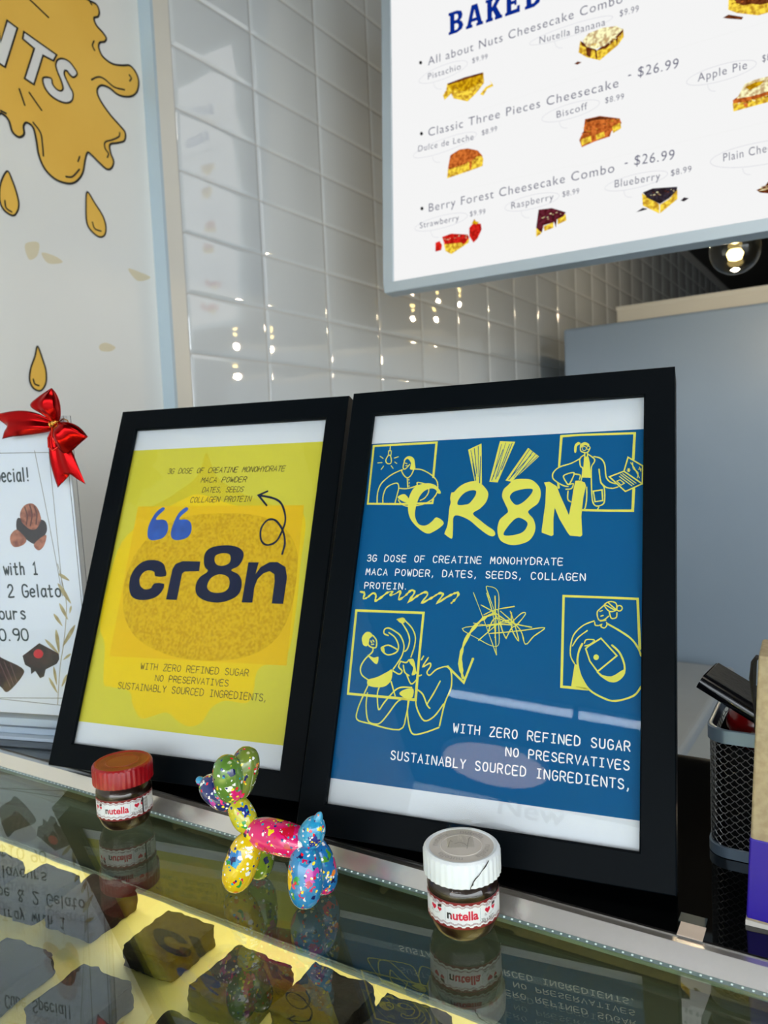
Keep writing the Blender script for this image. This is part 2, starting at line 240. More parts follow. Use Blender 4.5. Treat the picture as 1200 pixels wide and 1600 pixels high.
# ------------------------------------------------------------------ drawn shapes, in millimetres on their own panels
D={
'fig_bulb':[('s',[(-49.5,264.5),(-49.5,293.4),(-103.3,293.3),(-102.4,243.9),(-75.6,243.1),(-61.2,243.2),(-48.2,243.3),(-48.0,246.5)],1.7,0,0),('s',[(-94.4,244.5),(-94.9,253.2),(-92.4,261.0),(-85.1,267.5),(-77.6,271.1),(-75.9,271.4)],0.9,0,1),('s',[(-65.8,271.8),(-59.7,271.0),(-52.7,267.4),(-47.4,262.8),(-45.3,258.4),(-45.2,251.9),(-48.5,246.5),(-54.6,242.9),(-62.1,241.4),(-69.8,241.4),(-74.5,243.9),(-76.5,246.6)],0.9,0,1),('s',[(-89.5,244.6),(-89.8,250.8),(-87.4,257.4),(-79.8,260.6),(-77.4,257.1),(-78.1,250.5),(-79.1,244.2)],0.9,0,1),('s',[(-77.0,271.4),(-74.3,267.1),(-71.0,264.7),(-68.1,266.8),(-66.2,271.8)],0.9,0,1),('s',[(-71.0,264.7),(-69.8,256.9)],0.9,0,1),('s',[(-77.0,256.2),(-71.4,255.6),(-65.9,256.6),(-61.7,258.3)],0.9,0,1),('s',[(-61.6,257.8),(-61.9,260.5),(-54.0,258.1),(-52.1,252.6),(-54.6,247.8),(-58.2,245.7)],0.9,0,1),('s',[(-74.6,280.6),(-75.6,273.8),(-73.7,272.1),(-70.2,275.9)],0.9,0,1),('s',[(-88.6,292.5),(-88.5,288.7)],0.7,0,0),('s',[(-74.3,277.2),(-72.5,276.6)],0.7,0,0),('s',[(-73.5,274.9),(-72.1,275.0)],0.7,0,0),('s',[(-96.6,284.1),(-93.7,282.0)],0.7,0,0),('s',[(-98.0,278.4),(-94.2,278.5)],0.7,0,0),('s',[(-94.3,272.6),(-92.4,275.4)],0.7,0,0),('s',[(-83.9,281.9),(-80.6,282.9)],0.7,0,0),('s',[(-83.2,278.5),(-81.4,277.2)],0.7,0,0),('s',[(-86.0,275.4),(-84.0,273.1)],0.7,0,0),('s',[(-69.5,263.5),(-69.5,262.7)],0.7,0,0),('s',[(-69.0,260.8),(-68.9,259.9)],0.7,0,0),('s',[(-68.8,258.2),(-68.7,257.3)],0.7,0,0),('s',[(-89.6,288.4),(-87.3,288.3),(-87.1,284.6),(-89.4,284.7)],0.7,1,0),('s',[(-89.6,284.1),(-91.2,280.2),(-89.5,277.5),(-86.8,277.4),(-86.3,280.0),(-87.6,284.0)],0.8,1,1),('f',[(-75.6,278.9),(-74.2,281.9),(-70.9,282.9),(-67.3,280.8),(-66.0,276.8),(-65.3,271.7),(-69.5,271.9),(-69.2,276.9),(-72.4,280.7)],[],1,''),('f',[(-76.9,249.6),(-72.0,251.1),(-67.7,247.0),(-67.9,243.7),(-71.9,244.9),(-76.7,247.7)],[],1,'')],
'brush':[('f',[(-23.3,285.9),(-13.0,290.6),(-10.3,257.8),(-16.0,259.6)],[],0,''),('f',[(1.3,291.7),(13.0,290.5),(1.7,258.5),(-4.7,259.2)],[],0,''),('f',[(23.0,285.1),(31.5,277.8),(12.1,258.6),(7.5,259.8)],[],0,'')],
'streak':[('s',[(-21.0,285.2),(-15.6,263.8)],0.6,0,0),('s',[(-18.4,286.7),(-14.8,265.9)],0.6,0,0),('s',[(-15.4,288.2),(-13.6,263.8)],0.6,0,0),('s',[(-13.0,279.9),(-12.1,258.4)],0.6,0,0),('s',[(-18.6,274.7),(-15.4,260.6)],0.6,0,0),('s',[(2.7,288.9),(-1.7,263.3)],0.6,0,0),('s',[(5.7,289.8),(-0.0,261.1)],0.6,0,0),('s',[(8.8,288.5),(1.3,263.2)],0.6,0,0),('s',[(4.0,284.5),(-3.0,260.2)],0.6,0,0),('s',[(10.8,289.5),(4.0,268.4)],0.6,0,0),('s',[(24.1,283.4),(11.8,262.8)],0.6,0,0),('s',[(26.6,281.7),(13.9,262.2)],0.6,0,0),('s',[(28.7,279.5),(14.0,260.1)],0.6,0,0),('s',[(25.3,279.1),(10.0,260.3)],0.6,0,0),('s',[(30.3,277.8),(17.7,265.2)],0.6,0,0)],
'logo_blue':[('f',[(-42.5,250.7),(-44.7,251.3),(-46.5,254.1),(-50.4,255.2),(-55.7,253.2),(-59.5,247.9),(-61.4,239.3),(-61.2,232.8),(-58.5,227.5),(-55.1,225.5),(-50.8,225.8),(-46.8,228.9),(-44.1,231.7),(-39.7,229.9),(-37.6,226.7),(-41.0,223.1),(-46.0,220.0),(-49.1,219.0),(-53.5,220.5),(-60.5,225.9),(-65.3,231.8),(-67.7,239.4),(-67.8,248.1),(-64.7,255.7),(-59.5,258.8),(-53.0,259.5),(-47.4,257.9),(-43.9,254.5),(-42.3,252.3)],[],1,''),('f',[(-33.5,251.5),(-31.9,251.5),(-28.0,255.7),(-23.0,258.7),(-16.4,260.1),(-11.6,258.4),(-7.2,254.0),(-4.8,249.7),(-5.9,243.5),(-10.1,238.3),(-15.4,234.3),(-9.4,229.0),(-4.1,224.9),(1.2,221.3),(2.6,218.2),(0.5,216.7),(-3.6,218.3),(-10.0,222.9),(-17.6,229.1),(-26.1,232.9),(-30.2,231.9),(-30.0,224.1),(-29.7,216.8),(-30.8,215.1),(-35.2,217.9),(-36.2,219.4),(-34.4,226.2),(-34.2,238.8),(-33.5,243.0),(-34.2,247.3)],[[(-27.9,241.6),(-27.2,246.1),(-23.4,250.7),(-18.4,252.7),(-14.4,252.1),(-14.9,247.9),(-18.6,242.7),(-21.6,241.5)]],1,''),('f',[(9.3,255.6),(14.0,260.1),(21.9,260.6),(27.8,259.1),(32.9,253.8),(34.2,247.7),(32.6,241.6),(28.0,237.7),(25.7,234.7),(29.8,229.6),(31.6,223.6),(30.5,217.6),(26.4,212.7),(17.9,210.2),(11.1,211.2),(6.0,214.7),(4.0,221.8),(5.0,228.9),(8.7,232.9),(11.0,235.9),(8.1,242.1),(5.8,247.4),(6.5,252.5)],[[(12.4,244.6),(11.8,247.7),(14.5,250.8),(21.3,252.6),(27.7,252.5),(27.8,249.9),(24.7,245.4),(20.0,241.4),(16.1,240.7)],[(8.7,218.7),(11.3,223.7),(15.8,229.2),(19.6,230.7),(24.6,228.1),(25.8,225.1),(23.1,220.2),(17.5,217.9),(10.7,217.2)]],1,''),('f',[(36.1,257.3),(37.7,253.7),(37.8,241.5),(36.2,221.6),(36.3,219.4),(43.2,216.8),(44.6,217.6),(44.1,229.4),(44.6,237.9),(48.3,229.4),(54.2,219.5),(56.1,217.1),(63.4,216.4),(64.5,217.5),(63.4,231.1),(64.3,244.9),(65.9,253.8),(64.9,256.4),(61.1,258.0),(58.4,257.9),(57.2,251.1),(56.2,241.1),(54.8,232.2),(52.6,237.2),(48.0,247.3),(45.4,254.0),(40.0,257.7)],[],0,'')],
'fig_coat':[('s',[(46.4,269.3),(47.1,293.0),(60.0,293.3),(98.2,292.3),(97.5,272.6)],1.7,0,0),('s',[(98.1,250.9),(97.6,234.8),(81.8,235.1),(63.7,235.8)],1.7,0,0),('s',[(46.2,256.5),(46.8,252.9)],1.5,0,0),('f',[(61.1,286.7),(59.2,287.7),(56.9,285.4),(56.8,280.2),(58.1,279.8),(58.6,284.3),(60.2,285.7)],[],1,''),('f',[(60.7,285.7),(63.9,287.4),(66.8,285.9),(67.0,284.1),(64.0,285.0),(61.4,283.1)],[],1,''),('f',[(63.8,275.7),(66.2,275.3),(66.9,276.1),(68.1,270.9),(68.9,259.8),(63.1,260.2),(63.6,268.1)],[],0,''),('s',[(61.0,283.6),(61.5,280.5),(65.1,279.1),(66.8,280.2),(67.8,282.7)],0.9,0,1),('s',[(64.2,278.8),(64.3,276.2),(66.1,275.9),(66.1,279.0)],0.9,0,1),('s',[(61.5,275.1),(55.1,271.5),(46.6,268.8),(42.5,264.8),(42.2,260.7),(45.2,257.5),(50.1,254.5),(53.4,253.7)],0.9,0,1),('s',[(63.5,277.3),(61.0,274.8),(61.5,269.2),(63.2,267.1),(62.9,261.0),(61.3,253.0)],0.9,0,1),('s',[(66.5,278.0),(70.8,274.4),(71.1,271.8),(69.2,267.8),(69.4,258.7),(70.3,244.8),(71.8,239.8),(74.5,238.6),(78.1,240.2),(78.9,244.6),(78.2,252.5),(75.9,256.5),(74.5,266.1)],0.9,0,1),('s',[(70.8,275.9),(75.4,274.2),(78.3,269.5),(79.4,260.4),(82.2,256.3),(86.7,254.7)],0.9,0,1),('s',[(75.9,256.0),(79.6,252.4),(84.1,251.5),(87.6,252.4)],0.9,0,1),('s',[(66.4,252.8),(66.6,244.9),(65.9,238.0),(64.8,236.0)],0.9,0,1),('s',[(75.0,237.8),(74.1,235.7)],0.9,0,1),('s',[(52.0,251.7),(55.8,252.1),(57.0,255.6),(54.3,255.2)],0.9,0,1),('s',[(53.5,250.2),(53.5,244.2),(55.7,242.1)],0.9,0,1),('s',[(57.2,263.2),(61.5,262.1),(61.1,259.0)],0.9,0,1),('s',[(49.8,261.5),(52.5,263.4),(57.2,264.0),(56.0,259.2),(53.8,255.2),(51.8,257.3)],0.9,1,1),('s',[(71.0,249.7),(76.9,250.5),(77.6,242.6),(72.4,241.8)],0.9,1,0),('s',[(65.2,282.4),(64.8,281.3),(63.8,280.9),(62.8,281.4),(62.4,282.6),(62.8,283.7),(63.9,284.0),(64.9,283.4)],0.5,1,1),('s',[(67.9,282.7),(67.6,281.8),(66.7,281.5),(65.8,281.9),(65.5,282.9),(65.9,283.9),(66.7,284.1),(67.6,283.6)],0.5,1,1),('s',[(94.0,274.3),(103.8,267.4),(103.6,254.2),(91.4,263.9)],0.9,1,0),('s',[(81.7,260.1),(91.4,263.9),(103.6,254.2),(92.6,248.9)],0.9,1,0),('s',[(89.3,261.5),(98.2,253.8)],0.6,0,1),('s',[(88.4,260.1),(96.9,252.9)],0.6,0,1),('s',[(90.6,262.2),(99.5,254.8)],0.6,0,1),('s',[(95.8,270.2),(98.0,266.6),(99.9,262.6),(101.7,258.6)],0.6,0,1),('s',[(97.1,270.2),(97.6,265.7),(100.7,262.6),(100.3,258.7)],0.6,0,1),('s',[(93.5,264.6),(95.6,264.6)],0.6,0,1),('s',[(94.1,265.8),(95.0,263.4)],0.6,0,1),('s',[(95.0,265.8),(94.1,263.4)],0.6,0,1),('s',[(101.1,265.0),(103.2,265.0)],0.6,0,1),('s',[(101.7,266.5),(102.7,263.5)],0.6,0,1),('s',[(86.7,256.7),(88.9,257.6),(91.8,255.0),(89.6,253.6)],0.7,1,0)],
'squiggle':[('s',[(-99.5,173.0),(-95.9,172.0),(-96.5,167.7),(-93.2,168.8),(-89.0,172.2),(-86.3,170.6),(-86.2,166.4),(-81.8,169.2),(-77.2,173.0),(-73.3,173.7),(-74.7,171.0),(-70.9,172.1),(-66.7,174.4),(-67.6,168.0),(-62.9,170.8),(-58.4,175.1),(-55.5,173.6),(-59.7,166.2),(-53.1,171.1),(-47.4,174.1),(-45.1,172.3),(-49.3,166.0),(-42.1,169.8),(-36.1,173.6),(-33.3,172.7),(-37.0,166.4),(-30.5,170.7),(-24.5,173.9),(-21.6,174.2),(-22.6,170.9),(-26.4,166.6)],1.3,0,1)],
'fig_pair':[('s',[(-101.1,158.5),(-46.9,158.7),(-47.1,128.7),(-46.7,96.7),(-99.7,96.9)],1.7,1,0),('f',[(-92.8,134.3),(-93.8,138.3),(-91.5,142.1),(-88.2,142.8),(-85.3,140.3),(-88.0,137.1),(-88.6,132.4),(-91.4,132.5)],[],1,''),('f',[(-87.7,125.9),(-82.5,124.1),(-78.7,124.9),(-79.2,119.8),(-82.6,121.1)],[],1,''),('f',[(-84.9,107.9),(-78.0,110.4),(-70.8,114.4),(-66.9,116.4),(-66.7,109.2),(-70.7,104.5),(-77.1,103.1),(-84.4,104.0)],[],1,''),('f',[(-77.3,132.0),(-75.4,132.7),(-74.1,128.2),(-75.5,128.3)],[],1,''),('f',[(-67.0,153.0),(-63.3,154.2),(-60.8,151.2),(-64.0,150.6)],[],1,''),('f',[(-54.6,124.3),(-51.5,125.0),(-49.5,120.7),(-48.3,114.9),(-51.4,113.7),(-50.8,118.7),(-53.3,121.5)],[],1,''),('f',[(-59.5,100.0),(-55.6,103.2),(-49.3,104.2),(-49.2,98.4),(-53.8,97.1)],[],1,''),('s',[(-85.0,140.3),(-81.8,136.9),(-81.5,131.8),(-85.1,131.6),(-88.1,133.5),(-88.0,137.1)],1.0,0,1),('s',[(-83.9,131.2),(-84.1,128.1),(-89.5,122.2),(-92.1,116.0),(-90.3,111.1),(-84.9,107.9)],1.0,0,1),('s',[(-72.8,140.9),(-76.3,142.3),(-76.1,145.4),(-72.9,146.4),(-67.7,144.2),(-62.9,140.9),(-59.5,134.0),(-60.3,127.0),(-63.0,121.8),(-66.2,116.7)],1.0,0,1),('s',[(-72.5,143.0),(-67.2,139.7),(-63.8,133.8),(-64.9,129.2),(-71.2,126.8),(-75.9,129.1),(-77.3,131.5)],1.0,0,1),('s',[(-77.3,131.5),(-72.0,133.9),(-64.6,131.2)],1.0,0,1),('s',[(-67.0,153.0),(-62.8,154.2),(-60.4,152.2),(-54.9,147.4),(-51.6,141.5),(-51.4,134.5),(-53.3,126.4)],1.0,0,1),('s',[(-62.9,150.6),(-57.9,144.2),(-55.6,138.3),(-56.6,132.2),(-58.5,130.1)],1.0,0,1),('s',[(-84.4,104.0),(-87.7,95.3),(-90.4,86.3),(-90.1,79.5),(-80.5,77.5),(-56.7,75.4),(-52.6,85.7),(-51.6,96.3)],1.0,0,1),('s',[(-84.2,98.6),(-84.2,89.7),(-81.3,79.3),(-75.1,77.5),(-71.0,79.3),(-66.3,85.5),(-59.9,94.7),(-53.8,97.1)],1.0,0,1),('s',[(-75.5,103.2),(-76.3,98.2),(-74.1,87.7),(-70.4,92.8),(-63.9,101.1),(-58.9,104.4),(-50.5,105.0)],1.0,0,1),('s',[(-66.6,107.8),(-62.5,98.3)],1.0,0,1),('s',[(-60.9,122.8),(-56.6,122.2),(-54.6,124.3)],1.0,0,1),('s',[(-60.9,122.8),(-62.1,118.9),(-59.1,116.1),(-61.0,113.6),(-66.1,115.7)],1.0,0,1),('s',[(-58.5,120.1),(-56.9,115.3),(-53.4,113.1)],1.0,0,1),('s',[(-55.1,113.5),(-51.2,107.4),(-47.4,110.6)],1.0,0,1),('s',[(-48.4,115.9),(-46.1,113.6),(-44.1,114.2)],1.0,0,1),('s',[(-40.1,126.7),(-43.6,120.1),(-38.6,122.9),(-37.9,120.5),(-40.1,116.4),(-37.8,114.5),(-33.1,118.9),(-25.6,121.3),(-22.2,117.7),(-21.3,107.2),(-24.9,96.6),(-27.4,80.7)],1.0,0,1),('s',[(-29.7,110.9),(-33.6,102.5),(-37.9,94.6)],1.0,0,1),('s',[(-46.2,103.9),(-41.7,100.9),(-37.9,94.1),(-35.6,91.9)],1.0,0,1),('s',[(-45.1,124.9),(-43.8,127.5)],1.0,0,1),('s',[(-46.7,96.7),(-44.7,90.2),(-38.9,83.2),(-32.0,86.6),(-25.8,95.6)],1.0,0,1),('s',[(-52.2,96.3),(-51.6,85.8),(-47.2,74.0),(-39.0,74.8),(-27.8,79.6)],1.0,0,1),('s',[(-86.2,136.2),(-85.3,134.9)],1.0,0,1),('s',[(-84.6,136.8),(-83.6,135.8)],1.0,0,1),('s',[(-85.3,133.6),(-83.7,133.9)],1.0,0,1)],
'arrow_blue':[('s',[(6.2,160.4),(-1.5,156.7),(-9.0,148.5),(-14.3,138.4),(-16.3,126.7),(-14.3,117.2),(-13.3,114.5)],2.2,0,1),('s',[(-25.0,121.3),(-12.5,111.2),(-7.2,127.7)],2.0,0,0)],
'scribble':[('s',[(-10.5,174.8),(-1.5,155.7),(9.1,132.0)],0.5,0,1),('s',[(-1.0,177.6),(7.3,159.0),(13.0,147.6)],0.5,0,1),('s',[(7.3,159.0),(-1.0,177.6),(0.9,179.5),(6.0,177.8),(8.4,171.9),(8.9,157.1),(10.6,139.8),(5.8,137.6),(-4.4,141.9),(-16.6,148.6),(0.9,151.9),(16.5,154.5)],0.5,0,1),('s',[(-8.8,152.9),(0.9,151.9),(14.6,153.0)],0.5,0,1),('s',[(-1.6,159.1),(6.2,162.9),(19.8,165.8)],0.7,0,1),('s',[(-4.1,166.0),(5.3,161.4),(17.6,154.5),(32.7,151.8)],0.7,0,1),('s',[(3.4,146.1),(16.1,147.7),(28.5,149.7),(41.5,151.8),(34.4,145.7),(28.9,140.0),(24.6,150.0),(10.2,162.1)],0.7,0,1),('s',[(15.4,143.4),(18.8,150.7),(22.1,152.8),(27.9,160.8),(25.0,161.1),(18.6,154.6)],0.7,0,1),('s',[(5.5,172.8),(7.3,154.1),(7.5,143.4)],0.7,0,1),('s',[(-0.7,174.6),(5.6,157.0),(9.3,131.6)],0.7,0,1),('s',[(8.2,163.0),(12.0,149.5),(15.4,143.1)],0.7,0,1),('s',[(17.1,162.3),(20.6,153.7),(24.2,141.9),(18.8,150.3),(18.1,161.4)],0.7,0,1),('s',[(-4.2,140.9),(2.3,147.1),(10.7,154.3),(18.4,156.5)],0.7,0,1),('s',[(1.0,150.9),(9.8,152.8),(19.6,152.7)],0.7,0,1),('s',[(2.3,147.1),(6.6,157.0),(18.6,153.1)],0.7,0,1)],
'fig_laptop':[('s',[(103.2,141.1),(101.5,173.7),(78.6,174.0),(53.4,174.2),(54.4,113.4),(71.4,113.1)],1.7,0,0),('s',[(83.7,164.3),(85.1,160.2),(88.2,160.8),(88.6,164.0)],0.8,0,1),('s',[(80.5,169.3),(87.7,165.4)],0.8,0,1),('s',[(83.1,170.3),(88.1,165.9)],0.8,0,1),('s',[(80.5,168.9),(77.4,165.9),(76.0,164.0),(76.2,160.8),(77.6,158.5),(80.7,159.1),(83.3,161.5)],0.8,0,1),('s',[(77.7,164.5),(79.2,165.1)],0.8,0,1),('s',[(78.4,161.3),(79.8,161.8)],0.8,0,1),('s',[(74.5,157.0),(75.0,155.1),(77.3,155.0),(79.0,155.8),(78.6,154.4),(80.8,153.5),(82.4,155.5),(82.1,157.3)],0.8,0,1),('s',[(78.1,158.0),(81.6,158.7)],0.8,0,1),('s',[(74.1,157.9),(67.4,154.8),(61.7,149.0),(59.6,142.4),(59.5,134.1),(62.4,128.8)],0.8,0,1),('s',[(69.8,151.2),(64.0,146.3),(60.6,140.6)],0.8,0,1),('s',[(68.2,142.8),(69.5,145.2),(74.0,145.4),(74.9,144.1)],0.8,0,1),('s',[(68.7,141.0),(71.8,142.1),(74.0,144.0)],0.8,0,1),('s',[(82.6,156.4),(89.7,152.6),(97.5,147.5),(101.9,141.9),(104.0,136.7)],1.2,0,1),('s',[(104.2,117.1),(99.7,111.1),(88.8,107.0),(81.1,108.3),(72.2,112.9),(66.7,121.0),(64.2,129.8),(64.8,137.1),(66.9,142.3)],1.2,0,1),('s',[(85.9,142.4),(90.8,137.7),(93.9,129.9),(93.2,123.7),(88.6,119.4),(83.4,119.9),(77.2,124.4)],1.2,0,1),('s',[(80.5,168.9),(84.0,171.3),(87.6,170.5),(88.5,167.7),(87.7,165.4),(83.7,164.8)],0.8,1,1),('s',[(91.9,167.1),(91.3,165.8),(90.1,165.2),(88.8,165.7),(88.3,167.1),(88.9,168.4),(90.2,168.9),(91.4,168.3)],0.8,1,1),('s',[(71.0,141.1),(78.8,146.6),(89.1,135.8),(77.2,124.8),(72.1,131.2),(69.2,139.2)],1.0,1,0),('f',[(77.8,134.1),(77.4,132.9),(76.4,132.2),(75.2,132.4),(74.4,133.3),(74.4,134.5),(75.1,135.5),(76.3,135.8),(77.4,135.2)],[],1,''),('f',[(62.4,128.8),(64.7,128.0),(67.6,119.2),(71.4,112.8),(60.7,114.3)],[],0,''),('f',[(78.1,123.1),(85.9,122.3),(93.6,127.2),(92.4,121.9),(87.7,118.9),(82.5,119.9)],[],1,'')],
'txt_blue_a':[('t','3G DOSE OF CREATINE MONOHYDRATE',-97.0,197.2,52.0,195.9,4.8),('t','MACA POWDER, DATES, SEEDS, COLLAGEN',-96.7,186.4,67.4,185.3,4.7),('t','PROTEIN.',-96.4,175.7,-62.4,175.9,4.5)],
'txt_blue_b':[('t','WITH ZERO REFINED SUGAR',-17.2,77.7,98.1,77.2,5.5),('t','NO PRESERVATIVES',20.1,66.2,97.8,66.0,5.1),('t','SUSTAINABLY SOURCED INGREDIENTS,',-60.9,55.2,97.9,54.6,5.5)],
'field_blue':[(-103.1,294.8),(103.1,295.7),(104.8,37.2),(-101.2,37.8)],
'field_yellow':[(-101.7,299.8),(102.1,298.0),(101.6,39.5),(-101.7,39.2)],
'yel_square':[('f',[(-87.3,240.7),(91.7,239.8),(95.5,101.7),(-86.2,98.4)],[],0,'')],
'yel_blob':[('f',[(-103.9,125.1),(-94.2,108.4),(-87.1,75.2),(-78.3,71.7),(-56.9,69.3),(-50.3,57.7),(-39.2,47.8),(-27.4,50.8),(-13.6,54.9),(-0.1,48.4),(12.3,45.7),(23.1,50.5),(30.1,62.5),(42.6,69.3),(63.1,69.1),(68.1,78.9),(68.1,92.2),(73.5,100.3),(94.2,109.3),(97.4,146.4),(95.9,186.5),(94.4,228.1),(74.5,238.0),(26.1,239.6),(-16.6,251.5),(-36.6,247.3),(-70.2,229.1),(-97.9,206.0),(-104.4,164.9)],[],1,'')],
'yel_disc':[('f',[(16.3,232.8),(45.4,230.8),(72.8,221.3),(90.5,199.5),(94.0,171.7),(91.2,141.6),(79.4,119.7),(54.0,105.9),(13.4,100.7),(-27.5,104.3),(-62.0,117.7),(-80.4,140.2),(-85.4,170.1),(-77.2,197.8),(-56.4,219.6),(-22.9,231.3)],[],1,'')],
'logo_navy':[('f',[(-40.2,173.6),(-42.0,180.0),(-45.6,185.2),(-51.9,187.8),(-60.0,188.5),(-68.9,186.8),(-76.7,180.3),(-80.0,171.5),(-79.1,162.0),(-75.2,154.5),(-68.7,151.3),(-59.4,150.7),(-48.7,153.1),(-42.0,158.4),(-40.4,166.4),(-51.7,166.5),(-54.1,162.3),(-59.4,160.6),(-64.9,162.4),(-68.5,167.0),(-68.7,172.7),(-64.5,177.6),(-58.5,178.5),(-53.5,176.7),(-52.0,173.1)],[],2,''),('f',[(-5.6,187.8),(-5.1,178.9),(-20.7,178.2),(-22.9,176.2),(-23.6,152.1),(-35.5,152.1),(-34.4,180.1),(-32.1,184.9),(-24.9,187.9)],[],0,''),('f',[(-2.2,189.2),(-1.5,196.7),(5.2,201.4),(18.8,203.1),(30.6,201.7),(37.7,197.1),(38.4,190.7),(34.8,184.2),(28.2,180.5),(36.1,177.0),(40.7,170.8),(40.8,161.8),(34.8,155.4),(21.0,151.3),(6.1,152.6),(-3.5,157.7),(-6.2,165.9),(-3.4,173.3),(4.1,179.0),(0.2,182.7)],[[(9.2,189.3),(9.9,193.6),(15.9,195.6),(23.0,195.1),(25.7,191.4),(24.9,186.8),(19.1,184.3),(12.5,185.1)],[(6.0,166.2),(8.5,172.7),(16.3,176.5),(25.0,174.9),(28.3,170.5),(28.0,164.1),(22.5,160.4),(13.1,160.1),(8.0,162.3)]],1,''),('f',[(44.5,187.9),(55.0,188.0),(53.4,177.4),(57.4,183.7),(65.7,188.4),(73.7,188.5),(81.9,184.2),(84.8,175.4),(84.6,152.4),(73.5,152.4),(73.4,171.6),(72.0,177.8),(67.0,180.4),(61.3,178.4),(56.2,173.0),(54.3,165.8),(54.6,152.4),(43.9,152.3),(44.3,170.9)],[],0,'')],
'quotes':[('f',[(-55.7,238.8),(-59.1,239.2),(-65.5,233.4),(-70.1,222.5),(-69.7,212.6),(-65.5,207.7),(-57.4,207.7),(-50.0,210.7),(-47.4,217.5),(-49.6,224.4),(-54.8,227.4),(-63.0,227.4),(-61.5,231.4),(-56.1,236.4)],[],1,''),('f',[(-29.3,238.5),(-32.6,238.9),(-38.9,233.2),(-42.5,223.4),(-43.4,213.6),(-39.3,208.2),(-31.3,207.8),(-23.4,210.8),(-21.0,217.5),(-23.5,224.3),(-28.6,227.3),(-36.5,227.3),(-35.0,231.2),(-29.3,236.1)],[],1,'')],
'arrow_yellow':[('s',[(76.9,195.8),(78.0,205.7),(74.3,216.6),(65.8,225.9),(57.5,226.3),(52.2,218.5),(53.9,208.3),(60.2,203.7),(68.8,206.5),(73.7,216.6),(75.2,227.7),(69.5,240.8),(60.4,246.5),(44.3,249.7)],1.9,0,1),('s',[(53.1,253.3),(44.3,249.7),(54.3,240.0)],1.9,0,0)],
'txt_yel_a':[('t','3G DOSE OF CREATINE MONOHYDRATE',-60.0,273.3,67.3,272.2,4.9),('t','MACA POWDER',-20.1,263.4,28.9,262.9,4.8),('t','DATES, SEEDS',-16.8,253.7,27.4,253.4,4.7),('t','COLLAGEN PROTEIN',-28.3,244.0,36.9,244.1,4.9)],
'txt_yel_b':[('t','WITH ZERO REFINED SUGAR',-49.3,89.2,61.1,90.8,5.3),('t','NO PRESERVATIVES',-31.5,80.3,43.2,81.2,5.0),('t','SUSTAINABLY SOURCED INGREDIENTS,',-69.8,70.9,80.8,72.0,5.4)],
'menu_text':[('t','All about Nuts Cheesecake Combo',97.8,417.6,456.1,419.7,15.6),('t','$9.99',451.3,398.1,481.6,396.7,10.6),('t','Nutella Banana',313.9,394.1,427.4,391.0,12.2),('t','Pistachio',97.5,391.2,164.3,391.9,11.4),('t','$9.99',187.3,396.4,216.9,395.9,9.3),('t','Classic Three Pieces Cheesecake',97.0,284.0,448.3,281.7,15.6),('t','- $26.99',463.9,291.1,542.6,286.5,16.3),('t','Dulce de Leche',75.1,259.9,188.2,256.2,11.5),('t','$8.99',205.1,260.1,234.0,261.1,9.3),('t','Biscoff',343.6,256.4,396.6,258.2,12.1),('t','$8.99',426.5,260.6,457.0,259.5,9.6),('t','Apple Pie',571.9,256.7,642.8,257.2,13.2),('t','$8.99',664.1,261.4,691.1,261.3,10.7),('t','Berry Forest Cheesecake Combo',96.4,141.5,440.6,141.5,15.7),('t','- $26.99',457.3,147.0,535.4,141.2,16.4),('t','Strawberry',77.0,113.7,157.8,113.8,11.5),('t','$9.99',179.8,117.1,209.9,116.0,9.4),('t','Raspberry',259.8,115.2,336.5,116.1,12.0),('t','$8.99',352.5,118.0,381.4,118.0,9.4),('t','Blueberry',441.1,115.4,513.7,113.7,12.8),('t','$8.99',530.6,115.7,561.6,116.1,9.8),('t','Plain Cheesecake',608.5,121.4,721.1,122.8,13.0)],
'menu_title':[('t','BAKED',140.8,461.2,317.5,463.0,40.1)],
'menu_bullet':[('f',[(85.4,426.4),(84.6,424.4),(82.8,423.7),(80.6,424.8),(79.3,427.0),(79.3,429.3),(80.8,430.7),(82.9,430.5),(84.7,428.7)],[],1,''),('f',[(85.6,292.1),(84.8,290.0),(83.0,289.3),(80.9,290.2),(79.5,292.4),(79.6,294.7),(81.0,296.2),(83.1,296.0),(84.9,294.4)],[],1,''),('f',[(85.0,150.1),(84.3,148.0),(82.4,147.2),(80.3,148.0),(78.9,150.1),(79.0,152.4),(80.4,154.0),(82.5,153.9),(84.4,152.4)],[],1,'')],
